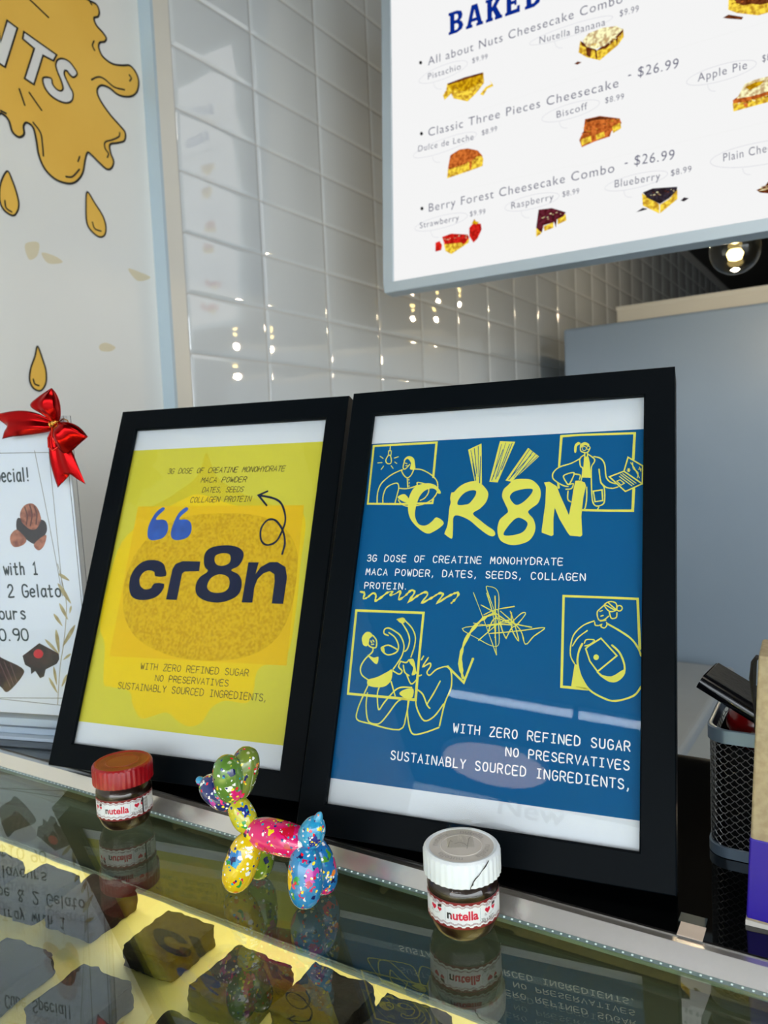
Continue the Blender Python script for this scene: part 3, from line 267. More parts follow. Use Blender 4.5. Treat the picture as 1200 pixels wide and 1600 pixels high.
'menu_ring':[('s',[(178.3,399.1),(175.4,403.2),(166.9,406.6),(153.9,408.7),(137.8,409.4),(120.4,408.5),(103.9,406.0),(90.3,402.3),(81.4,397.9),(78.4,393.2),(81.6,389.0),(90.7,385.6),(104.4,383.5),(120.9,383.1),(138.3,384.2),(154.4,386.7),(167.3,390.4),(175.6,394.8),(178.2,399.3)],0.8,0,1),('s',[(108.9,382.1),(111.6,373.7),(117.3,368.1),(125.1,366.0)],0.7,0,1),('s',[(440.2,400.9),(436.0,404.1),(424.0,406.9),(405.4,408.9),(382.2,409.9),(357.1,409.6),(333.2,408.3),(313.4,405.8),(300.4,402.6),(295.9,399.1),(300.7,395.7),(314.1,392.9),(334.1,390.9),(358.2,390.2),(383.3,390.6),(406.3,392.1),(424.7,394.6),(436.4,397.7),(440.2,401.0)],0.8,0,1),('s',[(340.7,389.8),(343.0,382.0),(347.9,376.8),(354.6,374.8)],0.7,0,1),('s',[(194.8,265.2),(191.0,269.0),(180.1,271.7),(163.2,273.1),(142.2,272.8),(119.5,271.0),(97.9,267.8),(80.1,263.6),(68.4,258.8),(64.5,254.2),(68.7,250.3),(80.7,247.5),(98.7,246.3),(120.4,246.8),(143.0,248.8),(163.9,252.2),(180.6,256.4),(191.3,260.9),(194.8,265.4)],0.8,0,1),('s',[(104.6,245.3),(107.3,236.9),(113.1,231.6),(120.9,229.8)],0.7,0,1),('s',[(417.3,263.7),(414.4,268.0),(406.0,271.5),(392.9,274.0),(376.7,275.2),(359.3,274.8),(342.7,272.9),(329.1,269.7),(320.2,265.6),(317.2,261.1),(320.4,256.7),(329.5,253.1),(343.3,250.7),(359.9,249.7),(377.3,250.3),(393.5,252.3),(406.4,255.6),(414.6,259.6),(417.3,264.0)],0.8,0,1),('s',[(347.9,249.2),(350.1,241.5),(355.0,236.6),(361.6,234.9)],0.7,0,1),('s',[(656.1,261.8),(653.2,266.1),(644.7,269.9),(631.5,272.6),(615.2,274.0),(597.6,273.8),(580.8,272.1),(567.0,269.1),(558.0,265.0),(554.9,260.5),(558.2,256.0),(567.5,252.2),(581.4,249.6),(598.3,248.4),(615.9,248.7),(632.1,250.6),(645.1,253.7),(653.4,257.7),(656.1,262.0)],0.8,0,1),('s',[(586.1,248.0),(588.0,241.0),(592.0,236.5),(597.6,235.0)],0.7,0,1),('s',[(175.4,119.6),(172.2,123.4),(163.1,126.6),(148.9,128.6),(131.2,129.4),(112.3,128.7),(94.2,126.6),(79.4,123.3),(69.7,119.4),(66.4,115.1),(69.9,111.2),(79.8,108.0),(94.8,106.0),(112.9,105.5),(131.9,106.4),(149.4,108.6),(163.5,111.8),(172.4,115.7),(175.4,119.8)],0.8,0,1),('s',[(99.8,104.7),(102.5,96.5),(108.3,91.4),(116.1,90.0)],0.7,0,1),('s',[(346.8,121.1),(343.9,125.2),(335.5,128.6),(322.6,131.1),(306.5,132.3),(289.2,132.0),(272.8,130.3),(259.2,127.3),(250.4,123.4),(247.4,119.0),(250.6,114.9),(259.6,111.3),(273.3,108.9),(289.8,107.9),(307.1,108.4),(323.1,110.2),(335.9,113.3),(344.1,117.1),(346.8,121.3)],0.8,0,1),('s',[(277.8,107.4),(280.2,99.7),(285.4,94.9),(292.3,93.6)],0.7,0,1),('s',[(525.7,120.7),(522.8,124.5),(514.3,127.6),(501.1,129.8),(484.8,130.7),(467.3,130.2),(450.6,128.4),(436.9,125.4),(427.9,121.7),(424.8,117.6),(428.1,113.7),(437.3,110.5),(451.2,108.4),(468.0,107.7),(485.5,108.3),(501.7,110.3),(514.7,113.3),(523.0,117.0),(525.7,120.9)],0.8,0,1),('s',[(455.8,107.1),(457.9,99.8),(462.4,95.3),(468.5,94.1)],0.7,0,1),('s',[(737.3,118.7),(733.1,124.8),(720.9,130.5),(701.9,135.3),(678.3,138.6),(652.6,139.8),(628.0,138.9),(607.6,135.8),(594.2,130.9),(589.6,124.9),(594.6,118.4),(608.3,112.5),(628.9,107.7),(653.6,104.8),(679.3,103.9),(702.8,105.3),(721.6,108.5),(733.5,113.3),(737.3,119.0)],0.8,0,1),('s',[(635.7,105.2),(637.6,98.4),(641.5,94.2),(646.8,93.0)],0.7,0,1)],
'menu_rule':[('s',[(130.7,303.6),(378.5,314.8)],0.3,0,0),('s',[(367.5,315.0),(672.3,321.2)],0.3,0,0),('s',[(136.0,168.7),(377.4,168.6)],0.3,0,0),('s',[(366.3,165.4),(671.6,168.3)],0.3,0,0)],
'cake_pistachio':[('f',[(136.5,372.7),(208.7,373.9),(210.1,354.0),(193.9,338.9),(177.5,328.8),(149.6,341.6),(144.7,352.1),(131.1,343.5),(127.9,353.5),(134.7,360.9)],[],0,'y'),('f',[(138.2,370.7),(208.7,372.4),(205.4,356.8),(174.5,348.7),(144.7,358.2)],[],0,'o'),('f',[(137.5,372.4),(171.4,374.7),(207.1,373.7),(207.8,370.5),(173.0,370.3),(138.1,369.2)],[],0,'b'),('f',[(201.9,335.3),(213.3,345.7),(226.0,348.2),(220.4,355.7),(227.5,343.3),(216.4,341.8),(208.3,331.5)],[],0,'y')],
'cake_banana':[('f',[(385.1,377.6),(382.1,358.8),(396.1,346.3),(418.2,334.9),(448.3,351.7),(457.7,362.5),(457.0,376.4),(423.8,357.6),(412.8,352.6)],[],0,'y'),('f',[(385.6,377.4),(412.8,353.9),(414.1,338.3),(411.3,339.1),(410.0,353.4),(404.5,356.4),(401.6,344.7),(396.1,349.1),(394.8,363.5),(387.8,368.3)],[],0,'b'),('f',[(412.8,352.6),(456.5,376.6),(457.0,371.0),(448.3,364.0),(446.9,352.1),(444.3,362.5),(430.7,352.8),(423.8,352.1)],[],0,'b'),('f',[(389.3,376.3),(399.2,385.9),(424.1,388.0),(445.8,384.0),(456.5,375.2),(443.0,365.6),(428.0,357.8),(410.1,356.1),(396.2,364.4)],[],0,'c'),('f',[(374.9,341.2),(380.5,343.8),(387.6,340.3),(380.5,338.2)],[],0,'b')],
'cake_pecan':[('f',[(617.2,369.3),(616.6,356.6),(628.8,347.6),(658.7,334.3),(674.6,334.3),(685.8,336.9),(685.9,356.9),(617.2,379.5)],[],0,'y'),('f',[(617.2,382.1),(685.9,361.8),(685.8,346.9),(672.4,348.8),(661.1,349.9),(649.7,354.9),(638.1,356.1),(628.9,362.9)],[],0,'b'),('f',[(608.8,346.3),(617.1,348.8),(638.1,338.3),(635.7,335.2),(617.0,342.4)],[],0,'b')],
'cake_caramel':[('f',[(136.5,213.2),(134.6,196.7),(179.5,200.7),(205.5,204.0),(207.2,217.1),(202.5,227.2)],[],0,'y'),('f',[(141.8,238.2),(160.2,244.6),(176.6,242.9),(196.1,234.7),(206.3,221.9),(196.0,224.2),(186.2,218.9),(182.8,203.0),(179.5,203.7),(179.6,215.8),(139.8,212.5),(136.5,214.8)],[],0,'r')],
'cake_biscuit':[('f',[(392.4,242.2),(417.5,241.5),(450.1,229.1),(453.2,220.0),(436.4,210.4),(433.6,202.8),(408.9,200.4),(386.5,195.9),(382.3,209.5),(389.5,221.9)],[],0,'r'),('f',[(384.3,209.1),(402.0,211.8),(403.3,201.7),(386.5,198.7)],[],0,'y'),('f',[(410.3,211.2),(424.2,213.4),(425.5,204.8),(411.7,202.5)],[],0,'y'),('f',[(437.8,218.4),(451.4,221.9),(452.6,211.9),(439.1,207.0)],[],0,'y'),('f',[(393.8,240.5),(417.5,240.6),(447.4,229.2),(431.1,232.5),(409.2,236.6),(395.2,235.9)],[],0,'b')],
'cake_apple':[('f',[(622.2,210.0),(680.8,212.2),(680.7,198.4),(623.3,196.1)],[],0,'y'),('f',[(622.3,213.8),(635.2,220.6),(680.8,215.9),(680.8,209.7),(644.4,206.7),(643.2,198.1),(638.5,199.3),(637.4,207.3),(623.4,208.4)],[],0,'r'),('f',[(628.1,214.8),(639.9,234.7),(653.7,237.2),(680.9,237.2),(680.8,214.7),(649.0,213.1)],[],0,'c'),('f',[(639.8,229.6),(653.7,233.4),(667.3,232.2),(660.5,226.5),(646.7,222.6)],[],0,'o')],
'cake_strawberry':[('f',[(126.5,76.4),(161.7,71.8),(178.2,76.5),(176.5,69.2),(141.5,53.8),(129.8,61.9)],[],0,'y'),('f',[(123.3,89.3),(141.9,92.2),(175.0,84.7),(178.2,78.0),(168.3,67.6),(161.7,71.8),(128.2,74.5)],[],0,'x'),('f',[(109.5,80.9),(118.1,82.5),(123.1,73.9),(121.3,64.9),(109.3,63.8)],[],0,'x'),('f',[(178.4,96.2),(186.7,103.8),(201.2,99.6),(202.7,88.8),(194.5,73.6),(186.3,67.5),(178.3,81.1)],[],0,'x'),('f',[(183.4,102.9),(188.4,111.1),(191.6,105.9),(198.0,103.2),(193.1,100.2)],[],0,'o')],
'cake_raspberry':[('f',[(305.1,73.0),(315.5,71.0),(313.9,61.2),(304.9,57.0)],[],0,'y'),('f',[(318.5,73.4),(336.2,77.3),(336.1,67.3),(319.9,64.5)],[],0,'y'),('f',[(343.6,81.7),(358.1,87.4),(358.9,75.9),(343.5,71.6)],[],0,'y'),('f',[(309.8,104.0),(333.5,102.3),(358.1,90.3),(353.8,84.0),(342.1,80.5),(340.5,66.5),(337.7,77.0),(318.5,74.8),(315.4,62.4),(305.1,73.0)],[],0,'p')],
'cake_blueberry':[('f',[(485.0,97.0),(512.1,73.9),(512.0,58.6),(486.2,76.4)],[],0,'y'),('f',[(513.4,72.9),(527.5,78.9),(540.2,92.3),(540.1,76.4),(513.3,58.4)],[],0,'y'),('f',[(486.3,98.1),(502.0,101.6),(540.2,96.3),(538.9,89.9),(527.5,80.2),(513.4,73.7),(494.1,87.0)],[],0,'n'),('f',[(475.6,67.6),(486.2,72.8),(494.0,69.4),(486.1,68.2)],[],0,'n'),('f',[(545.1,72.7),(550.1,77.0),(557.5,74.2),(550.0,70.4)],[],0,'n')],
'cake_chocolate':[('f',[(655.2,67.1),(666.6,71.0),(671.2,76.4),(684.7,76.0),(684.6,58.5),(671.1,58.7),(659.7,62.3)],[],0,'b'),('f',[(657.5,64.6),(671.1,70.1),(680.1,66.9),(671.1,65.0)],[],0,'c')],
'menu_corners':[(0.0,-0.0),(670.8,-0.6),(18.7,21.3),(670.9,20.9),(19.8,564.0)],
'mural':[('f',[(787.6,724.8),(802.4,724.4),(806.9,715.6),(803.9,707.0),(796.2,701.2),(799.7,692.0),(810.9,685.9),(816.9,680.0),(812.8,672.9),(804.1,667.9),(801.4,659.0),(807.8,648.3),(825.3,644.3),(844.0,649.1),(860.0,654.9),(872.1,647.4),(875.8,633.5),(869.5,616.0),(854.3,604.1),(833.7,599.2),(815.9,603.9),(801.0,602.0),(792.9,591.8),(796.2,579.7),(812.6,563.4),(832.7,550.3),(841.4,543.1),(838.7,529.7),(824.2,521.4),(810.0,514.5),(810.4,501.0),(814.9,490.0),(810.1,478.6),(800.7,474.0),(788.0,479.7),(774.2,487.8),(767.2,489.3),(762.0,476.9),(756.0,456.1),(745.1,441.1),(730.8,433.0),(709.5,432.6),(692.2,442.8),(683.6,460.7),(681.5,480.4),(677.9,497.3),(668.4,501.3),(663.0,494.6),(662.8,483.5),(654.3,476.8),(645.1,481.1),(641.5,494.1),(635.0,500.2),(626.9,498.9),(613.6,476.3),(593.6,448.7),(582.8,474.6),(555.9,477.8),(540.7,512.7),(543.8,573.7),(569.2,637.0),(600.0,680.2),(647.3,716.1),(695.8,727.0),(747.3,729.3)],[],1,'')],
'mural_line':[('s',[(787.6,724.8),(802.4,724.4),(806.9,715.6),(803.9,707.0),(796.2,701.2),(799.7,692.0),(810.9,685.9),(816.9,680.0),(812.8,672.9),(804.1,667.9),(801.4,659.0),(807.8,648.3),(825.3,644.3),(844.0,649.1),(860.0,654.9),(872.1,647.4),(875.8,633.5),(869.5,616.0),(854.3,604.1),(833.7,599.2),(815.9,603.9),(801.0,602.0),(792.9,591.8),(796.2,579.7),(812.6,563.4),(832.7,550.3),(841.4,543.1),(838.7,529.7),(824.2,521.4),(810.0,514.5),(810.4,501.0),(814.9,490.0),(810.1,478.6),(800.7,474.0),(788.0,479.7),(774.2,487.8),(767.2,489.3),(762.0,476.9),(756.0,456.1),(745.1,441.1),(730.8,433.0),(709.5,432.6),(692.2,442.8),(683.6,460.7),(681.5,480.4),(677.9,497.3),(668.4,501.3),(663.0,494.6),(662.8,483.5),(654.3,476.8),(645.1,481.1),(641.5,494.1),(635.0,500.2),(626.9,498.9),(613.6,476.3),(593.6,448.7),(582.8,474.6),(555.9,477.8),(540.7,512.7),(543.8,573.7),(569.2,637.0),(600.0,680.2),(647.3,716.1),(695.8,727.0),(747.3,729.3)],5,1,1),('s',[(688.1,679.3),(716.0,667.2)],4,0,1),('s',[(793.3,665.8),(789.7,657.9),(793.0,652.0)],4,0,1),('s',[(783.8,604.1),(796.1,613.0),(807.9,614.3),(825.3,608.6),(845.5,611.8)],4,0,1),('s',[(857.2,639.2),(861.0,635.6),(857.3,629.7)],4,0,1),('s',[(660.7,545.1),(667.3,525.3)],4,0,1),('s',[(675.8,545.7),(693.4,527.3)],4,0,1),('s',[(678.5,504.7),(688.9,494.1),(690.7,478.8),(690.8,461.7)],4,0,1),('s',[(726.1,441.9),(737.2,444.9),(750.2,459.2)],4,0,1),('s',[(752.4,478.9),(748.9,470.7)],4,0,1),('s',[(830.3,539.5),(828.2,532.6),(815.3,523.6),(801.2,515.5),(800.4,505.4),(805.8,499.7),(803.2,492.7)],4,0,1),('s',[(629.7,504.9),(637.7,503.7)],4,0,1),('s',[(789.6,724.5),(793.5,720.3)],4,0,1)],
'mural_letter':[('f',[(649.7,633.8),(664.6,629.8),(641.3,567.4),(628.3,570.2),(623.7,597.1),(609.8,564.0),(597.0,567.2),(620.2,635.6),(633.6,634.2),(637.6,600.3)],[],0,''),('f',[(674.2,629.1),(724.8,617.5),(718.7,606.6),(702.1,607.7),(694.0,586.1),(683.9,559.8),(669.9,563.0),(676.1,579.1),(688.7,611.9),(671.6,618.1)],[],0,''),('f',[(758.0,603.3),(751.0,595.3),(744.4,597.4),(740.7,600.6),(736.5,599.0),(735.9,591.9),(742.9,579.4),(748.2,570.8),(745.3,559.2),(735.3,552.2),(721.9,550.9),(709.2,554.4),(700.9,562.7),(699.4,574.6),(712.5,579.1),(714.5,571.2),(720.6,566.5),(727.2,566.6),(731.6,571.7),(729.7,581.4),(724.1,593.1),(722.2,601.5),(725.5,610.2),(733.9,615.8),(744.6,616.1),(752.3,611.0)],[],1,'')],
'mural_letter_line':[('s',[(649.7,633.8),(664.6,629.8),(641.3,567.4),(628.3,570.2),(623.7,597.1),(609.8,564.0),(597.0,567.2),(620.2,635.6),(633.6,634.2),(637.6,600.3)],4,1,0),('s',[(674.2,629.1),(724.8,617.5),(718.7,606.6),(702.1,607.7),(694.0,586.1),(683.9,559.8),(669.9,563.0),(676.1,579.1),(688.7,611.9),(671.6,618.1)],4,1,0),('s',[(758.0,603.3),(751.0,595.3),(744.4,597.4),(740.7,600.6),(736.5,599.0),(735.9,591.9),(742.9,579.4),(748.2,570.8),(745.3,559.2),(735.3,552.2),(721.9,550.9),(709.2,554.4),(700.9,562.7),(699.4,574.6),(712.5,579.1),(714.5,571.2),(720.6,566.5),(727.2,566.6),(731.6,571.7),(729.7,581.4),(724.1,593.1),(722.2,601.5),(725.5,610.2),(733.9,615.8),(744.6,616.1),(752.3,611.0)],4,1,1)],
'drop0':[('f',[(761.4,428.7),(773.9,414.9),(787.1,398.5),(791.6,382.3),(787.6,369.0),(776.9,364.3),(763.1,371.1),(756.9,381.8),(757.3,403.6)],[],1,'')],
'drop_line0':[('s',[(761.4,428.7),(773.9,414.9),(787.1,398.5),(791.6,382.3),(787.6,369.0),(776.9,364.3),(763.1,371.1),(756.9,381.8),(757.3,403.6)],4,1,1),('s',[(767.0,384.1),(770.6,375.1),(781.5,373.9)],3.5,0,1)],
'drop1':[('f',[(632.6,423.7),(639.4,412.4),(645.0,394.0),(646.1,378.8),(640.3,366.3),(633.0,363.5),(622.9,368.7),(618.2,380.6),(621.2,403.1)],[],1,'')],
'drop_line1':[('s',[(632.6,423.7),(639.4,412.4),(645.0,394.0),(646.1,378.8),(640.3,366.3),(633.0,363.5),(622.9,368.7),(618.2,380.6),(621.2,403.1)],4,1,1),('s',[(625.8,381.5),(626.7,371.8),(634.6,368.2)],3.5,0,1)],
'drop2':[('f',[(658.5,182.9),(665.2,163.9),(669.0,147.9),(667.6,131.4),(660.9,120.6),(653.9,118.6),(645.6,123.3),(642.1,134.6),(645.4,150.8),(653.0,167.5)],[],1,'')],
'drop_line2':[('s',[(658.5,182.9),(665.2,163.9),(669.0,147.9),(667.6,131.4),(660.9,120.6),(653.9,118.6),(645.6,123.3),(642.1,134.6),(645.4,150.8),(653.0,167.5)],4,1,1),('s',[(647.8,134.9),(649.7,128.1),(655.8,126.1)],3.5,0,1)],
'scuff':[('f',[(651.4,326.3),(666.8,334.0),(674.1,331.0),(668.9,313.9),(655.9,306.9)],[],1,''),('f',[(677.0,320.1),(697.5,319.4),(710.1,312.5),(686.1,306.8)],[],1,''),('f',[(829.6,324.4),(851.8,323.2),(874.4,317.9),(847.3,308.1)],[],1,''),('f',[(764.3,194.3),(776.6,200.0),(794.1,194.7),(784.5,187.4),(766.6,186.6)],[],1,'')],
'sign_text':[('t','Cube Special!',-80.3,262.0,2.2,261.1,12.8),('t','Tray with 1',-77.4,168.1,1.3,168.8,11.9),('t','Cube & 2 Gelato',-98.4,144.8,24.9,146.5,12.0),('t','Flavours',-84.5,121.9,-18.8,123.3,12.1),('t','$10.90',-77.1,99.5,-19.3,101.3,11.8)],
'sign_line':[('s',[(-86.6,291.1),(-28.3,289.5),(27.6,287.7),(27.4,153.5)],0.7,0,0),('s',[(11.4,290.2),(19.5,220.0),(24.6,169.4),(26.6,147.1)],0.7,0,0),('s',[(-122.7,37.3),(-61.0,39.6),(15.4,42.8)],0.7,0,0),('s',[(-122.3,39.9),(-61.1,38.4),(12.6,35.3)],0.7,0,0)],
'sign_leaf':[('f',[(24.6,169.4),(28.2,165.1),(36.7,162.3),(30.7,168.0)],[],1,''),('f',[(22.6,159.9),(25.7,150.5),(35.9,139.2),(30.1,152.8)],[],1,''),('f',[(22.1,139.9),(23.5,132.3),(30.3,123.1),(27.3,134.0)],[],1,''),('f',[(14.2,129.3),(16.1,123.3),(23.1,116.6),(19.4,125.2)],[],1,''),('f',[(38.1,118.5),(29.2,110.3),(20.6,95.5),(33.1,108.3)],[],1,''),('f',[(15.1,113.2),(13.2,103.1),(16.0,88.8),(17.8,103.8)],[],1,''),('f',[(0.7,103.1),(5.3,95.9),(15.9,88.0),(8.3,98.2)],[],1,''),('f',[(30.1,89.2),(25.3,87.5),(20.0,82.4),(26.9,85.5)],[],1,''),('f',[(7.8,75.5),(6.7,67.3),(9.3,55.8),(10.1,67.9)],[],1,''),('f',[(0.7,63.7),(2.5,56.4),(9.3,47.5),(5.7,58.0)],[],1,''),('f',[(23.0,67.8),(18.2,63.0),(14.8,54.4),(21.2,61.9)],[],1,''),('f',[(35.7,137.6),(33.4,134.6),(32.9,129.6),(35.9,134.2)],[],1,'')],
'sign_stem':[('s',[(24.8,178.9),(28.1,159.9),(30.2,137.6),(23.2,102.0),(15.2,74.1),(7.9,35.9)],0.8,0,1)],
'pastry_choc':[('f',[(-19.2,219.1),(-15.5,225.4),(-4.8,220.5),(8.7,223.3),(15.8,220.1),(15.6,210.6),(6.0,201.3),(-0.8,199.0),(-10.6,204.7),(-18.3,211.2)],[],1,'')],
'pastry_puff':[('f',[(-13.0,230.1),(-7.4,237.1),(1.3,239.2),(7.4,235.2),(10.2,228.0),(10.5,222.5),(4.9,214.7),(-1.9,213.3),(-9.0,217.4),(-13.0,223.0)],[],1,''),('f',[(-27.3,208.1),(-19.9,213.6),(-13.8,209.5),(-8.9,203.1),(-13.3,198.3),(-23.1,196.0),(-28.0,200.1)],[],1,''),('f',[(-0.9,198.2),(8.4,205.2),(15.2,207.5),(11.2,197.3),(4.0,192.6)],[],1,'')],
'pastry_drizzle':[('s',[(-6.7,235.5),(-4.9,226.8),(-6.9,218.9)],1.6,0,1),('s',[(-0.8,237.7),(0.9,228.2),(-2.4,217.2)],1.6,0,1),('s',[(4.7,236.0),(6.5,228.1),(4.4,218.7)],1.6,0,1)],
'cube_top':[('f',[(-28.5,85.0),(-6.5,98.8),(15.5,88.8),(15.4,83.1),(-9.7,72.4),(-26.3,79.3)],[],0,''),('f',[(-66.4,89.7),(-55.4,82.5),(-31.0,72.5),(-31.1,64.1),(-51.1,46.5),(-59.5,51.2),(-74.0,62.5)],[],1,'')],
'cube_side':[('f',[(-28.5,85.0),(-26.3,79.3),(-9.7,72.4),(15.4,83.1),(11.9,78.1),(-2.1,71.8),(-5.0,64.3),(-10.0,62.4),(-14.9,69.7),(-20.2,66.2),(-20.3,72.8),(-26.7,75.9)],[],0,'')],
'cherry':[('f',[(-3.0,87.9),(-4.4,85.3),(-7.2,83.5),(-10.7,83.2),(-13.5,84.5),(-14.6,86.9),(-13.8,89.7),(-11.2,91.7),(-7.7,92.4),(-4.7,91.4),(-3.1,89.2)],[],1,'')],
'roll_line':[('s',[(-59.5,81.6),(-47.5,51.7)],1.0,0,0),('s',[(-51.9,78.4),(-43.2,54.4)],1.0,0,0),('s',[(-44.3,76.2),(-38.8,58.0)],1.0,0,0)],
'sign_pts':[(48.3,262.0),(53.0,153.7),(30.6,312.3),(-24.2,320.8),(-62.9,24.9),(7.6,25.2),(0.0,0.0),(-66.1,0.7)],
'bow':{'tailL': [(34.8,313.4),(21.1,324.7),(7.9,329.2),(-23.2,328.2),(-27.4,327.2),(-16.1,317.0),(-22.4,304.5),(4.1,306.5),(27.8,307.7),(37.1,311.7)],'tailD': [(36.1,311.8),(32.4,301.4),(31.7,282.7),(33.6,266.2),(35.7,255.5),(47.8,263.2),(65.4,257.7),(61.3,272.5),(56.3,287.3),(46.9,305.5)],'loopU': [(37.4,316.5),(20.2,332.9),(40.8,347.5),(44.2,343.4),(45.8,332.9),(43.7,318.6)],'loopR': [(38.3,314.1),(50.9,315.0),(60.2,312.9),(75.0,301.3),(50.4,285.5),(45.3,291.8),(41.2,305.8)],'loopsmall': [(37.9,310.8),(32.9,301.4),(35.8,293.1),(41.2,289.6),(45.9,292.2),(42.7,302.5)],'knot': [(39.3,316.0)]},
'yel_peak':[('f',[(-19.5,293.2),(-6.3,272.2),(7.7,261.2),(32.2,249.6),(57.4,237.2),(-67.2,235.4),(-50.0,251.1),(-29.8,265.3),(-23.3,275.9)],[],1,'')]}

# ================================================================== THE SETTING
FL, CE = -1.45, 1.175
M_wall = mat('painted_plaster',(236,236,231),.75,noise=(2.5,(228,228,223),.35,.75))
M_tile = mat('glazed_white_tile',(222,227,228),.03,spec=1.0,coat=1.0)
M_grout = mat('tile_grout',(196,196,192),.5)
M_ceil = mat('dark_ceiling_paint',(52,52,52),.6)
M_back = mat('dark_back_wall',(70,66,60),.6)
M_floor = mat('grey_floor_tile',(120,116,110),.4,noise=(3,(104,101,97),.4,.7))
def struct(name, mb, m, **k):
    o=mb.build(name,m,**k); o['kind']='structure'; return o
mb=MB(); mb.box((-1.25,-3.55,FL),(-1.030,7.0,CE)); struct('wall_left',mb,M_wall)
mb=MB(); mb.box((-1.25,7.0,FL),(3.6,7.15,CE)); struct('wall_back',mb,M_back)
mb=MB(); mb.box((3.45,.25,FL),(3.6,7.0,CE)); struct('wall_right',mb,M_back)
mb=MB(); mb.box((-1.25,-3.55,FL-.1),(3.6,7.15,FL)); struct('floor',mb,M_floor)
mb=MB(); mb.box((-1.25,-3.55,CE),(3.6,7.15,CE+.12)); struct('ceiling',mb,M_ceil)
mb=MB(); mb.box((-30,-30,FL-.12),(30,-3.55,FL-.02)); mb.box((3.6,-3.55,FL-.12),(30,30,FL-.02)); struct('floor_outside',mb,mat('pavement',(150,150,148),.8))
# tiled skin in front of the plaster: stacked 20 x 10 cm pillowed tiles
mb=MB()
Y0,DY,Z0,DZ=.9265,.1995,.1935,.10276
mb.box((-1.0295,.8905,FL+.001),(-1.0005,.9235,CE-.001),0)          # edge strip
mb.box((-1.0295,.9235,FL+.001),(-1.0025,6.99,CE-.001),1)           # grout bed
rr=random.Random(3)
for j in range(-11,10):
    for i in range(0,31):
        ya=Y0+i*DY+.0008; yb=ya+DY-.0016; za=Z0+j*DZ+.0008; zb=za+DZ-.0016
        if zb>CE-.002 or yb>6.98: continue
        ty=rr.uniform(-1,1)*.0012; tz=rr.uniform(-1,1)*.0012; g=.008
        ys=[ya,ya+.0035,ya+g,(ya+yb)/2,yb-g,yb-.0035,yb]; zs=[za,za+.0035,za+g,(za+zb)/2,zb-g,zb-.0035,zb]
        hy=[0,.0019,.0024,.0026,.0024,.0019,0]
        vs=[];fs=[]
        for b,z in enumerate(zs):
            for a,y in enumerate(ys):
                h=min(hy[a],hy[b])+ (ty*(a-3)/3*.35+tz*(b-3)/3*.35 if 0<a<6 and 0<b<6 else 0)
                vs.append((-1.0026+h,y,z))
        for b in range(6):
            for a in range(6): fs.append((b*7+a,b*7+a+1,b*7+a+8,b*7+a+7))
        mb.add(vs,fs,2)
o=mb.build('wall_tiled',[mat('tile_edge_strip',(222,218,206),.35),M_grout,M_tile],merge=False); o['kind']='structure'
for p in o.data.polygons: p.use_smooth = (p.material_index==2)

mb=MB(); mb.box((-1.0295,.8845,FL+.001),(-1.0005,.8903,CE-.001)); struct('end_face_1',mb,mat('daylight_blue_end_face',(184,202,212),.45))  # end face of the tiled skin, bluish daylight put into its colour
# ---- mural painted on the plaster
M_gold=mat('mural_ochre_paint',(243,194,82),.6,noise=(6,(236,184,70),.4,.7)); M_ink=mat('mural_black_line',(34,30,22),.6); M_white=mat('mural_white_paint',(232,232,228),.6)
def wallmap(lift): return lambda p:(-1.030+lift,p[0]/1000,p[1]/1000)
def wall_draw(key,lift,parent,name,m):
    mb=MB()
    for e in D[key]:
        if e[0]=='s':
            p=smoothpts(e[1],bool(e[3]),5) if e[4] else e[1]
            ribbon(mb,p,e[2]*.62,wallmap(lift),bool(e[3]))
        else: fill(mb,smoothpts(e[1],True,5) if e[3] else e[1],[],wallmap(lift))
    return mb.build(name,m,parent,merge=False)
def child_of(root,o):
    o.parent=root; o.matrix_parent_inverse=Matrix.Translation(-root.location); return o
bpy.context.view_layer.update()
mur=empty('wall_mural',(-1.0295,.5,.6),'ochre dripping paint splash mural with white NTS letters painted on left wall','mural')
for key,l,n,m in (('mural',.0006,'painted_splash',M_gold),('mural_line',.0012,'black_outline',M_ink),('mural_letter',.0012,'white_lettering',M_white),('mural_letter_line',.0018,'lettering_outline',M_ink)):
    child_of(mur,wall_draw(key,l,None,n,m))
dl=['ochre teardrop painted alone below the splash mural, right of the other upper drop','ochre teardrop painted at the left image edge under the splash mural','small ochre teardrop painted low on the wall just above the red bow']
for i in range(3):
    e=D['drop%d'%i][0][1]; cy=sum(p[0] for p in e)/len(e)/1000; cz=sum(p[1] for p in e)/len(e)/1000
    d=empty('painted_drop',(-1.0295,cy,cz),dl[i],'painted drop',group='painted drops falling from the mural')
    child_of(d,wall_draw('drop%d'%i,.0006,None,'drop_fill',M_gold)); child_of(d,wall_draw('drop_line%d'%i,.0012,None,'drop_outline',M_ink))
for e,lab in zip(D['scuff'],('faint yellow scuff on the wall below the left painted drop','small thin yellow scuff below the upper right painted drop','faint yellow scuff close to the tiled edge at mid height','faint yellow scuff on the wall right of the lowest painted drop')):
    D['now']=[e]; o=wall_draw('now',.0004,None,'wall_scuff',mat('yellowed_scuff',(222,212,182),.8)); tag(o,lab,'stain',group='scuffs on the painted wall')

